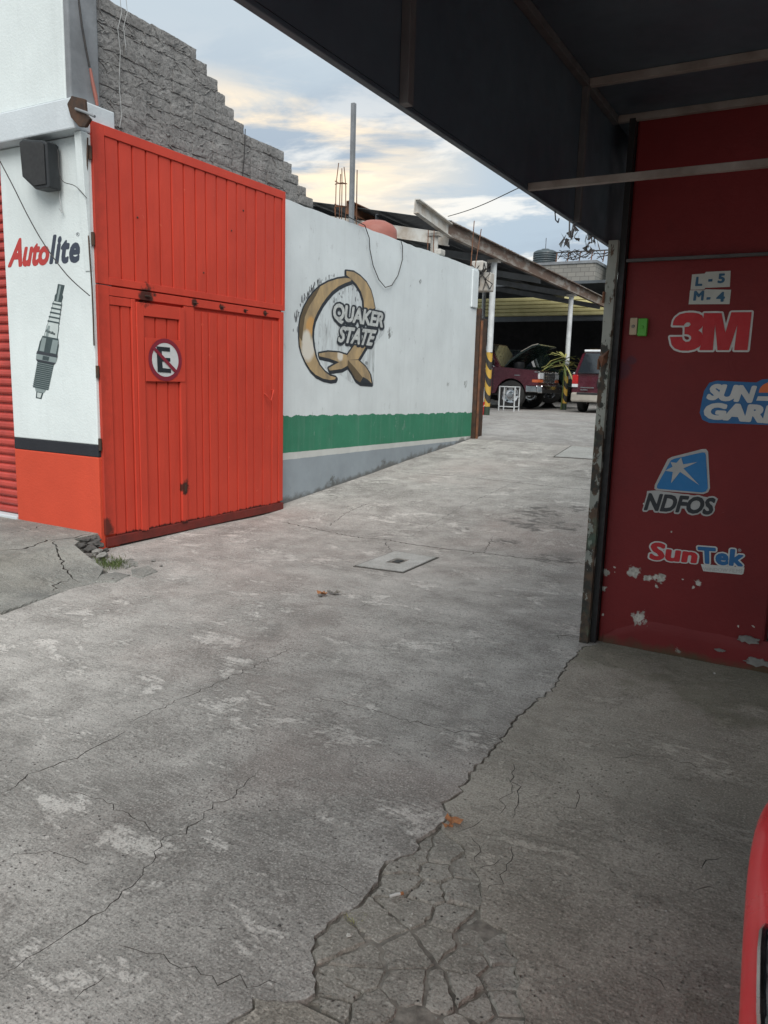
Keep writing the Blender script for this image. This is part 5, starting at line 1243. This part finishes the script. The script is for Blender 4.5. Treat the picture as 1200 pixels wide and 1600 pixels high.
def loft(sections, close=True):
    """sections: list of equally long closed point loops"""
    n = len(sections[0]); vs = [p for s in sections for p in s]
    fs = [(i*n+k, i*n+(k+1) % n, (i+1)*n+(k+1) % n, (i+1)*n+k) for i in range(len(sections)-1) for k in range(n)]
    fs += [tuple(range(n))[::-1], tuple((len(sections)-1)*n+k for k in range(n))]
    return vs, fs
# --- maroon pickup, nose towards +X -------------------------------------------------
PX, PY, PZ = -7.30, 21.75, .75
pu = empty('pickup_truck', (PX-2, PY+.95, PZ), 'maroon pickup truck with raised hood parked behind the first striped post', 'truck')
W = 1.92
def T(x, y, z): return (PX-x, PY+y, PZ+z)      # x back from the nose, y away from us, z up
def side_prism(pts, y0, y1, mat, name, parent, bevel=.02, label=None):
    return MB().prism([(PX-x, PZ+z) for x, z in pts], 'y', PY+y0, PY+y1).build(name, mat, parent=parent, bevel=bevel, label=label)
arch = [(.42+0, .52)]+[(.82-.46*math.cos(t), .44+.46*math.sin(t)) for t in np.linspace(0.15, math.pi-.15, 12)]
body = [(.03, .55), (.0, .80), (.03, 1.10), (.10, 1.14), (1.15, 1.22), (5.3, 1.24), (5.32, .50), (4.75, .50)]+[(4.25+.46*math.cos(t), .44+.46*math.sin(t)) for t in np.linspace(0.15, math.pi-.15, 12)]+[(3.75, .45), (1.32, .45)]+[(.82+.46*math.cos(t), .44+.46*math.sin(t)) for t in np.linspace(0.15, math.pi-.15, 12)]+[(.34, .52)]
bd = side_prism(body, 0, W, M['maroon'], 'body', pu, .035)
side_prism([(.5, .40), (4.9, .40), (4.9, .75), (.5, .75)], .12, W-.12, M['black'], 'chassis', pu, 0)
cabp = lambda ins, z0, z1, m, nm: None
# cab: tapered block
def cab(x0b, x0t, x1t, x1b, z0, z1, ins, mat, name, parent, W_=W):
    vs = [T(x0b, .03, z0), T(x1b, .03, z0), T(x1b, W_-.03, z0), T(x0b, W_-.03, z0), T(x0t, ins, z1), T(x1t, ins, z1), T(x1t, W_-ins, z1), T(x0t, W_-ins, z1)]
    return MB().add(vs, [(0, 1, 2, 3), (4, 7, 6, 5), (0, 4, 5, 1), (1, 5, 6, 2), (2, 6, 7, 3), (3, 7, 4, 0)]).build(name, mat, parent=parent, bevel=.05)
cab(1.18, 1.66, 3.2, 3.35, 1.2, 1.93, .17, M['maroon'], 'cab', pu)
def win(pts, off, name='side_window', mat=None, par=None):
    vs = [T(x, .03+(z-1.2)/.73*.14-off, z) for x, z in pts]; n = len(vs)
    vs2 = [T(x, .03+(z-1.2)/.73*.14-off+.012, z) for x, z in pts]
    return MB().add(vs+vs2, [tuple(range(n)), tuple(range(2*n-1, n-1, -1))]+[(i, (i+1) % n, n+(i+1) % n, n+i) for i in range(n)]).build(name, mat or M['glass'], parent=par or pu)
win([(1.42, 1.25), (1.79, 1.82), (2.30, 1.84), (2.30, 1.25)], .012); win([(2.40, 1.25), (2.40, 1.84), (3.05, 1.83), (3.12, 1.25)], .012)
win([(1.34, 1.225), (1.40, 1.225), (1.79, 1.855), (1.72, 1.865)], .018, 'window_trim', M['chrome']); win([(1.76, 1.85), (3.1, 1.86), (3.1, 1.875), (1.76, 1.868)], .018, 'window_trim', M['chrome'])
vs = [T(1.22, .16, 1.24), T(1.22, W-.16, 1.24), T(1.62, W-.26, 1.87), T(1.62, .26, 1.87)]
MB().add([(x+.012, y, z+.01) for x, y, z in vs]+vs, [(0, 1, 2, 3), (4, 5, 6, 7), (0, 1, 5, 4), (1, 2, 6, 5), (2, 3, 7, 6), (3, 0, 4, 7)]).build('windshield', M['glass'], parent=pu)
# door with seams
dr = side_prism([(1.40, .50), (1.40, 1.2), (2.35, 1.21), (2.35, .50)], -.006, .004, M['maroon'], 'door', pu, .004)
side_prism([(2.18, 1.05), (2.32, 1.05), (2.32, 1.09), (2.18, 1.09)], -.03, -.008, M['chrome'], 'handle', dr, .004)
side_prism([(1.38, .50), (1.40, .50), (1.40, 1.2), (1.38, 1.2)], -.004, .005, M['black'], 'door_gap', pu, 0)
side_prism([(1.76, .62), (1.76, 1.02), (2.35, 1.02), (2.35, .62)], -.012, -.0065, M['plate'], 'door_panel', pu, .002, 'pale rectangular panel on the door')
side_prism([(1.42, 1.16), (3.3, 1.17), (3.3, 1.185), (1.42, 1.175)], -.012, -.001, M['chrome'], 'side_trim', pu, 0)
MB().add([T(1.35, -.02, 1.26), T(1.35, -.26, 1.26), T(1.35, -.26, 1.45), T(1.35, -.02, 1.42), T(1.42, -.02, 1.26), T(1.42, -.26, 1.28), T(1.42, -.26, 1.43), T(1.42, -.02, 1.42)], [(0, 1, 2, 3), (4, 7, 6, 5), (0, 4, 5, 1), (1, 5, 6, 2), (2, 6, 7, 3), (3, 7, 4, 0)]).build('mirror', M['black'], parent=pu, bevel=.01)
side_prism([(.55, .985), (.72, .985), (.72, 1.005), (.55, 1.005)], -.008, .002, M['chrome'], 'badge', pu, 0)
# raised hood and engine bay
side_prism([(.12, 1.12), (1.1, 1.20), (1.1, 1.225), (.12, 1.145)], .14, W-.14, M['black'], 'engine_bay', pu, 0)
hd = [(1.12, 1.24), (.95, 1.43), (.62, 1.68), (.28, 1.86), (.10, 1.90), (.06, 1.86), (.26, 1.80), (.58, 1.62), (.92, 1.38), (1.08, 1.22)]
side_prism(hd, .14, W-.14, M['green_car'], 'hood', pu, .012, 'raised dark hood')
side_prism([(.10, 1.885), (.28, 1.845), (.62, 1.665), (.62, 1.69), (.28, 1.872), (.10, 1.91)], .125, .139, M['grey_trim'], 'hood_edge', pu, .003)
MB().lathe([(.16, -.1), (.20, 0), (.19, .10), (.12, .14), (0, .15)], T(.85, .62, 1.28), 'z', 16).build('air_cleaner', M['grey_plastic'], parent=pu, smooth=True)
# nose: grille, lamps, bumper
def nose_box(name, y0, y1, z0, z1, x0, x1, mat, bevel=.008, parent=None):
    return MB().box(PX-x1, PX-x0, PY+y0, PY+y1, PZ+z0, PZ+z1).build(name, mat, parent=parent or pu, bevel=bevel)
nose_box('grille', .42, W-.42, .78, 1.10, -.03, .05, M['black'])
for k in range(6): nose_box('grille_bar', .44+k*.2-.012, .44+k*.2+.012, .79, 1.09, -.045, -.031, M['chrome'], .003)
for k in range(4): nose_box('grille_bar', .42, W-.42, .79+k*.093-.008, .79+k*.093+.008, -.044, -.032, M['chrome'], .003)
for y0 in (.04, W-.40):
    nose_box('headlight', y0, y0+.36, .90, 1.08, -.03, .06, M['lens_clear'], .01); nose_box('turn_signal', y0, y0+.36, .80, .885, -.025, .10, M['lens_orange'], .01)
nose_box('lamp_surround', -.006, W+.006, 1.085, 1.115, -.035, .12, M['chrome'], .006)
nose_box('turn_signal', -.010, .03, .80, .88, .0, .18, M['lens_orange'], .006)
nose_box('bumper', -.05, W+.05, .50, .72, -.16, .0, M['chrome'], .03); nose_box('bumper', -.05, .06, .52, .71, .0, .34, M['chrome'], .02)
nose_box('bumper_strip', -.03, W+.03, .50, .60, -.168, -.161, M['black'], .003)
for x_, y_ in ((.82, .11), (.82, W-.11), (4.25, .11), (4.25, W-.11)): wheel(pu, T(x_, y_, .42), 'y', .42, .26)
for x_ in (.82, 4.25): side_prism([(x_+.44*math.cos(t), .44+.44*math.sin(t)) for t in np.linspace(0, math.pi, 14)], .27, .6, M['black'], 'wheel_well', pu, 0)
# --- dark green off-roader behind it ------------------------------------------------
PX0, PY0 = PX, PY; PX, PY = -6.95, 24.15
su = empty('off_road_car', (PX-2, PY+.9, PZ), 'dark green off-road car on a stand behind the maroon pickup', 'car')
W2 = 1.75
b2 = [(.05, .70), (.0, .95), (.04, 1.18), (1.2, 1.27), (4.0, 1.3), (4.02, .7), (3.6, .66)]+[(3.15+.44*math.cos(t), .62+.44*math.sin(t)) for t in np.linspace(0.1, math.pi-.1, 10)]+[(2.6, .62), (1.3, .62)]+[(.78+.44*math.cos(t), .62+.44*math.sin(t)) for t in np.linspace(0.1, math.pi-.1, 10)]+[(.3, .66)]
side_prism(b2, 0, W2, M['green_car'], 'body', su, .03)
side_prism([(.5, .52), (3.8, .52), (3.8, .8), (.5, .8)], .12, W2-.12, M['black'], 'chassis', su, 0)
cab(1.15, 1.45, 3.7, 3.95, 1.26, 1.83, .14, M['green_car'], 'cab', su, W2)
win([(1.36, 1.30), (1.60, 1.76), (2.15, 1.77), (2.15, 1.30)], .012, par=su); win([(2.25, 1.30), (2.25, 1.77), (3.5, 1.76), (3.6, 1.30)], .012, par=su)
win([(1.27, 1.29), (1.35, 1.29), (1.60, 1.79), (1.52, 1.80)], .02, 'pillar_trim', M['plate'], su)
MB().box(PX-.04, PX+.02, PY+.02, PY+.42, PZ+.92, PZ+1.15).build('headlight', M['lens_clear'], parent=su, bevel=.02)
MB().box(PX-.18, PX-.0, PY-.012, PY+.01, PZ+.93, PZ+1.13).build('lamp_surround', M['chrome'], parent=su, bevel=.01)
MB().box(PX-.03, PX+.03, PY+.45, PY+1.3, PZ+.92, PZ+1.15).build('grille', M['black'], parent=su, bevel=.01)
MB().box(PX-.05, PX+.12, PY-.03, PY+W2+.03, PZ+.66, PZ+.84).build('bumper', M['black'], parent=su, bevel=.03)
for x_, y_ in ((.78, .1), (.78, W2-.1), (3.15, .1), (3.15, W2-.1)): wheel(su, T(x_, y_, .54), 'y', .39, .24, spokes=5)
axs = empty('axle_stand', T(.85, .25, 0), 'dark steel stand under the front of the green off-road car', 'stand')
MB().add([T(.65, .1, .001), T(1.1, .1, .001), T(1.1, .5, .001), T(.65, .5, .001), T(.78, .22, .16), T(.96, .22, .16), T(.96, .4, .16), T(.78, .4, .16)], [(0, 1, 2, 3), (4, 7, 6, 5), (0, 4, 5, 1), (1, 5, 6, 2), (2, 6, 7, 3), (3, 7, 4, 0)]).build('base', M['black'], parent=axs)
# --- maroon minivan, seen from behind -----------------------------------------------
vx, vy = -6.22, 21.45; VW = 1.9
vn = empty('minivan', (vx+VW/2, vy+2.3, PZ), 'maroon minivan seen from behind beside the red wall', 'van')
def V3(x, y, z): return (vx+x, vy+y, PZ+z)
def ring(y, z0, zb_, z1, ib, it):      # body section at depth y: bottom z0, belt zb_, roof z1, inset at belt ib, at roof it
    return [V3(.06, y, z0), V3(0+ib*.2, y, z0+.15), V3(ib, y, zb_), V3(it, y, z1-.08), V3(it+.14, y, z1), V3(VW-it-.14, y, z1), V3(VW-it, y, z1-.08), V3(VW-ib, y, zb_), V3(VW-ib*.2, y, z0+.15), V3(VW-.06, y, z0)]
lo_ = loft([ring(.06, .42, .98, 1.02, .02, .06), ring(.02, .42, .98, 1.06, .02, .06), ring(.10, .38, 1.0, 1.35, .02, .10), ring(.28, .34, 1.0, 1.70, .0, .17), ring(.5, .30, 1.0, 1.76, .0, .17), ring(2.6, .28, 1.0, 1.78, .0, .17), ring(3.2, .28, .98, 1.55, .0, .20), ring(3.9, .30, .94, 1.08, .02, .12), ring(4.6, .34, .80, .90, .08, .2), ring(4.78, .40, .62, .70, .2, .35)])
MB().add(*lo_).build('body', M['maroon'], parent=vn, smooth=True, bevel=.0, angle=35)
MB().add([V3(.14, -.02, 1.08), V3(VW-.14, -.02, 1.08), V3(VW-.27, .16, 1.63), V3(.27, .16, 1.63), V3(.16, .05, 1.06), V3(VW-.16, .05, 1.06), V3(VW-.27, .25, 1.64), V3(.27, .25, 1.64)], [(0, 1, 2, 3), (4, 7, 6, 5), (0, 4, 5, 1), (1, 5, 6, 2), (2, 6, 7, 3), (3, 7, 4, 0)]).build('rear_window', M['glass'], parent=vn, bevel=.02)
MB().add([V3(.24, .20, 1.695), V3(VW-.24, .20, 1.695), V3(VW-.22, .24, 1.735), V3(.22, .24, 1.735), V3(.24, .22, 1.66), V3(VW-.24, .22, 1.66), V3(VW-.22, .30, 1.73), V3(.22, .30, 1.73)], [(0, 1, 2, 3), (4, 7, 6, 5), (0, 4, 5, 1), (1, 5, 6, 2), (2, 6, 7, 3), (3, 7, 4, 0)]).build('spoiler', M['lens_clear'], parent=vn, bevel=.01)
for sx in (0, 1):
    x0, x1 = (.0, .16) if sx == 0 else (VW-.16, VW)
    MB().box(vx+x0, vx+x1, vy-.005, vy+.2, PZ+.78, PZ+1.04).build('tail_lamp', M['lens_red'], parent=vn, bevel=.02)
    MB().box(vx+x0, vx+x1, vy-.003, vy+.15, PZ+.70, PZ+.79).build('reversing_lamp', M['lens_clear'], parent=vn, bevel=.01)
MB().box(vx+.01, vx+VW-.01, vy-.10, vy+.25, PZ+.30, PZ+.56).build('bumper', M['grey_trim'], parent=vn, bevel=.05)
MB().box(vx+.18, vx+VW-.18, vy-.108, vy-.08, PZ+.50, PZ+.56).build('bumper_step', M['grey_plastic'], parent=vn, bevel=.01)
MB().box(vx+.70, vx+1.22, vy-.006, vy+.03, PZ+.72, PZ+.93).build('plate_recess', M['black'], parent=vn, bevel=.01)
MB().box(vx+.78, vx+1.14, vy-.016, vy-.006, PZ+.74, PZ+.89).build('number_plate', M['plate'], parent=vn, bevel=.003)
MB().box(vx+.25, vx+.62, vy+.0, vy+.02, PZ+.68, PZ+.71).build('badge', M['chrome'], parent=vn)
MB().box(vx+.25, vx+.45, vy+.0, vy+.02, PZ+.62, PZ+.645).build('badge', M['chrome'], parent=vn)
for x_ in (.12, VW-.12):
    for y_ in (.85, 3.85): wheel(vn, V3(x_, y_, .33), 'x', .33, .2)
# --- bright red car, front corner beside the camera ---------------------------------
rc_ = empty('red_car', (.86, -.6, 0), 'glossy bright red car close by at the lower right corner', 'car')
CXL, CW = -.052, 1.74; yn = 1.50
secs = []
# station: (y, half width factor, hood centre height, shoulder height, bottom)
for y, hw, zt, zs_, z0 in ((2.10, .40, .50, .46, .30), (2.085, .52, .56, .50, .24), (2.04, .64, .62, .56, .20), (1.97, .72, .67, .61, .18), (1.87, .78, .71, .64, .17), (1.74, .82, .735, .665, .16), (1.58, .848, .765, .69, .16), (1.36, .860, .80, .715, .16), (1.05, .862, .84, .75, .16), (.75, .862, .88, .79, .16), (.45, .861, .915, .825, .16), (.15, .860, .945, .85, .16), (-.5, .86, .93, .87, .16), (-1.6, .86, .93, .89, .16), (-2.0, .85, .93, .89, .18), (-2.2, .80, .88, .82, .22), (-2.3, .70, .80, .72, .28)):
    cxx = CXL+CW/2; L_ = []
    prof_ = [(.88, z0), (.93, z0+.06), (.95, z0+(zs_-z0)*.45), (.975, z0+(zs_-z0)*.78), (1.0, zs_-.035), (.992, zs_-.005), (.945, zs_+(zt-zs_)*.28), (.80, zs_+(zt-zs_)*.58), (.55, zs_+(zt-zs_)*.86), (.25, zt-.003)]
    for f_, z in prof_: L_.append((cxx-hw*f_, y, z))
    L_.append((cxx, y, zt))
    for f_, z in reversed(prof_): L_.append((cxx+hw*f_, y, z))
    L_.append((cxx, y, z0)); secs.append(L_)
ob = MB().add(*loft(secs)).build('body', M['redcar'], parent=rc_, smooth=True, angle=80)
ss = ob.modifiers.new('smooth', 'SUBSURF'); ss.levels = 2; ss.render_levels = 2
cxx = CXL+CW/2
gs = []
for y, hw, z0, z1 in ((.10, .78, .90, .93), (-.05, .77, .90, 1.02), (-.62, .62, .90, 1.40), (-.9, .60, .90, 1.44), (-1.7, .60, .90, 1.42), (-2.2, .62, .90, 1.20), (-2.45, .68, .86, .92)):
    gs.append([(cxx-hw-.05, y, z0), (cxx-hw, y, (z0+z1)/2), (cxx-hw*.93, y, z1-.03), (cxx-hw*.7, y, z1), (cxx+hw*.7, y, z1), (cxx+hw*.93, y, z1-.03), (cxx+hw, y, (z0+z1)/2), (cxx+hw+.05, y, z0)])
MB().add(*loft(gs)).build('glasshouse', M['glass'], parent=rc_, smooth=True, angle=40)
rs_ = [[(cxx+f_*.60*k_, y, z+.004*(1-abs(f_))) for f_ in (-1, -.6, 0, .6, 1)]+[(cxx+f_*.60*k_, y, z-.03) for f_ in (1, .6, 0, -.6, -1)] for y, z, k_ in ((-.60, 1.41, 1), (-.9, 1.455, .98), (-1.7, 1.435, .98), (-2.15, 1.25, 1))]
MB().add(*loft(rs_)).build('roof', M['redcar'], parent=rc_, smooth=True)
HL = ((1.12, .955, .93, .752), (1.08, .962, .90, .768), (1.02, .965, .885, .782), (.94, .966, .89, .795), (.88, .966, .91, .802), (.84, .964, .94, .805))
for s_ in (-1, 1):
    # swept headlamp following the corner of the wing
    x_ = lambda f_: cxx+s_*f_*.866
    sec_ = []
    for y, f0_, f1_, z in HL:
        sec_.append([(x_(f0_), y, z-.03), (x_(f0_+.004), y, z), (x_((f0_+f1_)/2), y, z+.022), (x_(f1_), y, z+.030), (x_(f1_), y, z-.03)])
    h_ = MB().add(*loft(sec_)).build('headlight', M['glass'], parent=rc_, smooth=True, angle=50)
    MB().tube([(x_(f0_+.004), y, z+.002) for y, f0_, f1_, z in HL], .005, 6).build('chrome_edge', M['chrome'], parent=h_, smooth=True)
for x_ in (CXL+.17, CXL+CW-.17):
    for y_ in (1.12, -1.45): wheel(rc_, (x_, y_, .30), 'x', .30, .19)
MB().box(cxx-.40, cxx+.40, 2.08, 2.115, .33, .44).build('grille', M['black'], parent=rc_, bevel=.01)

# the car stands a few degrees askew: turn it about its near front wing
pv_ = Vector((-.045, 1.45, 0)); e0 = Vector(rc_.location); rc_.rotation_euler = (0, 0, R(3.2))
rc_.location = pv_+Matrix.Rotation(R(3.2), 3, 'Z')@(e0-pv_)
# ================================================================ SMALL THINGS
sf = empty('steel_stand', gspot(790, 642), 'white tubular steel stand in front of the pickup truck', 'stand')
p0 = gspot(780, 642); p1 = gspot(802, 643); p0 = Vector((p0.x, p0.y, .752)); dX = Vector((p1.x-p0.x, p1.y-p0.y, 0))
q0 = Vector((spot(779, 642, 1, 20.2).x, 20.2, .752)); q1 = Vector((spot(803, 642, 1, 20.2).x, 20.2, .752)); dd = Vector((-.02, .42, 0)); hh = Vector((0, 0, .66)); low = Vector((0, 0, .12))
for nm, a_, b_ in (('leg', q0, q0+hh), ('leg', q1, q1+hh), ('leg', q0+dd, q0+dd+hh), ('leg', q1+dd, q1+dd+hh), ('rail', q0+hh, q1+hh), ('rail', q0+hh+dd, q1+hh+dd), ('rail', q0+hh, q0+dd+hh), ('rail', q1+hh, q1+dd+hh), ('rail', q0+low, q1+low), ('rail', q1+low, q1+dd+low), ('rail', q1+low+hh*.4, q1+dd+low+hh*.4)):
    MB().bar(a_, b_, .026, .026).build(nm, M['postw'], parent=sf)
bk = gspot(752, 648); be = empty('bucket', (bk.x, bk.y, .75), 'red plastic bucket at the foot of the first striped post', 'bucket')
MB().lathe([(.11, .0), (.14, .27), (.155, .28), (.155, .30), (.135, .30), (.12, .05)], (bk.x, bk.y, .752), 'z', 20).build('pail', M['bucket'], parent=be, smooth=True)
MB().tube([(bk.x-.15, bk.y, 1.03), (bk.x-.10, bk.y-.14, .95), (bk.x+.0, bk.y-.17, .91), (bk.x+.10, bk.y-.14, .95), (bk.x+.15, bk.y, 1.03)], .005, 5).build('handle', M['plate'], parent=be)
je = empty('jug', (bk.x, bk.y+.02, 1.04), 'pale plastic jug standing on the red bucket', 'jug')
MB().lathe([(.09, 0), (.10, .02), (.10, .2), (.06, .27), (.03, .30), (.03, .34), (0, .345)], (bk.x+.02, bk.y+.02, 1.05), 'z', 16).build('jug_body', M['postw'], parent=je, smooth=True)
MB().tube([(bk.x+.07, bk.y, 1.33), (bk.x+.14, bk.y, 1.30), (bk.x+.12, bk.y, 1.20)], .012, 6).build('handle', M['postw'], parent=je, smooth=True)
# leafy bunch tied to the second post
pl = empty('potted_plant', (-6.95, 23.1, .75), 'yellowing long-leaved plant growing round the second striped post', 'plant')
rk = random.Random(17); base = Vector((-6.95, 23.05, 2.1))
MB().tube([(-6.98, 23.1, .76), (-6.96, 23.1, 1.3), base, base+Vector((-.03, 0, .1))], .02, 6).build('stem', M['greenp'], parent=pl)
for k in range(34):
    a_ = rk.uniform(0, 6.28); l_ = rk.uniform(.4, 1.0); s_ = base+Vector((0, 0, rk.uniform(-.25, .25))); d_ = Vector((math.cos(a_)*1.1-.35, math.sin(a_)*.6, rk.uniform(-.35, .55))).normalized()
    sd_ = d_.cross(Vector((0, 0, 1))).normalized()*rk.uniform(.025, .06); vs = []
    for i in range(6):
        t = i/5; c_ = s_+d_*l_*t+Vector((0, 0, -.28*l_*t*t*rk.uniform(.6, 1.4))); w_ = math.sin(math.pi*(.12+.88*t))*1.0
        vs += [c_-sd_*w_, c_+sd_*w_*.9+Vector((0, 0, .01))]
    MB().add(vs, [(2*i, 2*i+1, 2*i+3, 2*i+2) for i in range(5)]).build('leaf', M['leafy'] if k % 3 else M['greenp'], parent=pl)
# rubble in the corner of the pavement
rk = random.Random(41)
def rock(loc, r_, mat, label, group, sq=(1, 1, .6), name='rubble_stone'):
    bm = bmesh.new(); bmesh.ops.create_icosphere(bm, subdivisions=2, radius=1); s_ = rk.uniform(0, 50)
    for v in bm.verts:
        f_ = .72+.5*noise.noise(v.co*1.4+Vector((s_, 0, 0))); v.co = Vector((v.co.x*sq[0], v.co.y*sq[1], v.co.z*sq[2]))*r_*f_*1.1
    me = bpy.data.meshes.new(name); bm.to_mesh(me); bm.free(); me.materials.append(mat)
    o = bpy.data.objects.new(name, me); col.objects.link(o); o.location = loc; o.rotation_euler = (rk.uniform(-.3, .3), rk.uniform(-.3, .3), rk.uniform(0, 6))
    return props(o, label, 'stone', group)
def lspot(x, y, z): p = spot(x, y, 2, z); return (p.x, p.y, z)
for x, y, z, r_, dk in ((135, 845, .13, .05, 1), (148, 850, .11, .045, 1), (128, 853, .12, .04, 1), (140, 858, .09, .05, 1), (152, 862, .07, .04, 0), (160, 868, .05, .045, 0), (150, 842, .13, .04, 1), (157, 852, .09, .035, 1), (172, 876, .03, .03, 0), (165, 860, .06, .03, 1)):
    rock(lspot(x, y, z*.7+.02), r_*1.25, M['stoned' if dk else 'stone'], 'dark lump of rubble piled in the broken pavement corner' if dk else 'grey lump of rubble beside the gate foot', 'dark rubble in the pavement corner' if dk else 'grey rubble beside the gate foot')
for x, y, r_ in ((190, 878, .025), (212, 884, .02), (240, 876, .02), (200, 899, .018), (228, 893, .016), (175, 905, .02), (252, 884, .015), (500, 930, .02)):
    rock(lspot(x, y, .01), r_, M['stone'], 'small grey stone chip on the driveway in front of the gate', 'stone chips in front of the gate')
# grass tuft
gt = MB(); rk = random.Random(51)
for k in range(420):
    px_, py_ = rk.gauss(172, 13), rk.gauss(882, 4.2); p = Vector(lspot(px_, py_, .015)); h_ = rk.uniform(.02, .055); l_ = Vector((rk.uniform(-.03, .03), rk.uniform(-.03, .03), h_)); s_ = Vector((rk.uniform(-1, 1), rk.uniform(-1, 1), 0)).normalized()*.0022
    gt.add([p-s_, p+s_, p+l_*.6+s_*.7, p+l_, p+l_*.6-s_*.7], [(0, 1, 2, 3, 4)])
gt.build('grass', M['greenp'], kind='stuff', label='small green grass tuft growing in the broken kerb beside the gate', cat='grass', origin=lspot(172, 882, .0))
gt = MB()
for k in range(160):
    px_, py_ = rk.gauss(560, 7), rk.gauss(1441, 4); p = Vector(lspot(px_, py_, -.015)); h_ = rk.uniform(.006, .02); l_ = Vector((rk.uniform(-.015, .015), rk.uniform(-.015, .015), h_)); s_ = Vector((rk.uniform(-1, 1), rk.uniform(-1, 1), 0)).normalized()*.0018
    gt.add([p-s_, p+s_, p+l_], [(0, 1, 2)])
gt.build('moss', M['leafy'], kind='stuff', label='little yellow-green moss clump in the crack of the broken pavement', cat='moss', origin=lspot(560, 1441, 0))
# dry leaf, cigarette end, scrap of charred stuff
def leaf(px, py, r_, label, mat, nm='dry_leaf', z=.004):
    c_ = Vector(lspot(px, py, z)); rr_ = random.Random(int(px)); n = 14; vs = [c_+Vector((0, 0, r_*.15))]
    for k in range(n):
        a_ = 6.283*k/n; rad = r_*rr_.uniform(.55, 1.15)*(1.35 if k % 7 == 0 else 1); vs.append(c_+Vector((math.cos(a_)*rad, math.sin(a_)*rad*.65, r_*rr_.uniform(0, .75))))
    MB().add(vs, [(0, 1+k, 1+(k+1) % n) for k in range(n)]).build(nm, mat, label=label, cat='leaf', origin=c_)
leaf(706, 1284, .035, 'curled orange-brown dry leaf lying in the long crack', M['leafbrown'])
leaf(700, 1292, .02, 'small brown dry leaf scrap below the larger leaf', M['leafbrown'])
leaf(522, 928, .05, 'dark charred leaf scrap on the driveway before the manhole cover', M['soil'])
leaf(505, 930, .04, 'rust-brown leaf scrap left of the charred one on the driveway', M['leafbrown'])
c_ = Vector(lspot(619, 1398, .008)); ce = empty('cigarette_end', c_, 'flattened pinkish cigarette end in the broken pavement', 'litter')
MB().tube([c_+Vector((-.012, -.016, 0)), c_+Vector((0, 0, .001)), c_+Vector((.008, .010, 0))], .0045, 8).build('paper', D['white'], parent=ce, smooth=True); MB().tube([c_+Vector((.008, .010, 0)), c_+Vector((.014, .018, 0))], .0047, 8).build('filter', M['leafbrown'], parent=ce, smooth=True)
def peb_label(x, y):
    if (x, y) == (545, 1461): return 'white pebble beside the moss clump at the broken pavement edge', None
    p_ = gspot(x, y)
    if p_.x > -1.0 and 600 < x < 760: return 'tiny white grit grain between the broken pieces of pavement', 'white grit between the broken pieces'
    if p_.x > -1.0: return 'tiny pale pebble lying on the dark pavement under the canopy', 'pale pebbles on the canopy pavement'
    if y < 1000: return 'small pale chip on the driveway in front of the raised pavement', 'pale chips on the driveway by the raised pavement'
    return 'tiny pale pebble lying loose on the open driveway', 'pale pebbles scattered on the driveway'
peb = [(545, 1461, .009), (279, 1071, .004), (139, 1162, .005), (325, 1166, .004), (423, 1161, .004), (333, 1214, .004), (1001, 1208, .006), (907, 1277, .006), (889, 1087, .005), (844, 1143, .004), (969, 1438, .005), (728, 1060, .006), (1116, 1052, .008), (148, 933, .008), (118, 935, .007), (644, 1428, .004), (642, 1446, .005), (846, 1088, .005), (666, 1331, .005), (695, 1332, .004), (589, 1009, .008), (737, 1001, .006), (859, 932, .006), (437, 1446, .006), (398, 1440, .004), (1041, 1424, .005), (935, 1137, .004)]
for i, (x, y, r_) in enumerate(peb):
    if i == 23: rock(lspot(x, y, .003), r_, M['stoned'], 'black pebble lying on the pale concrete near the bottom of the driveway', None, name='pebble'); continue
    rock(lspot(x, y, .003), r_, M['pebble'], *peb_label(x, y), name='pebble')
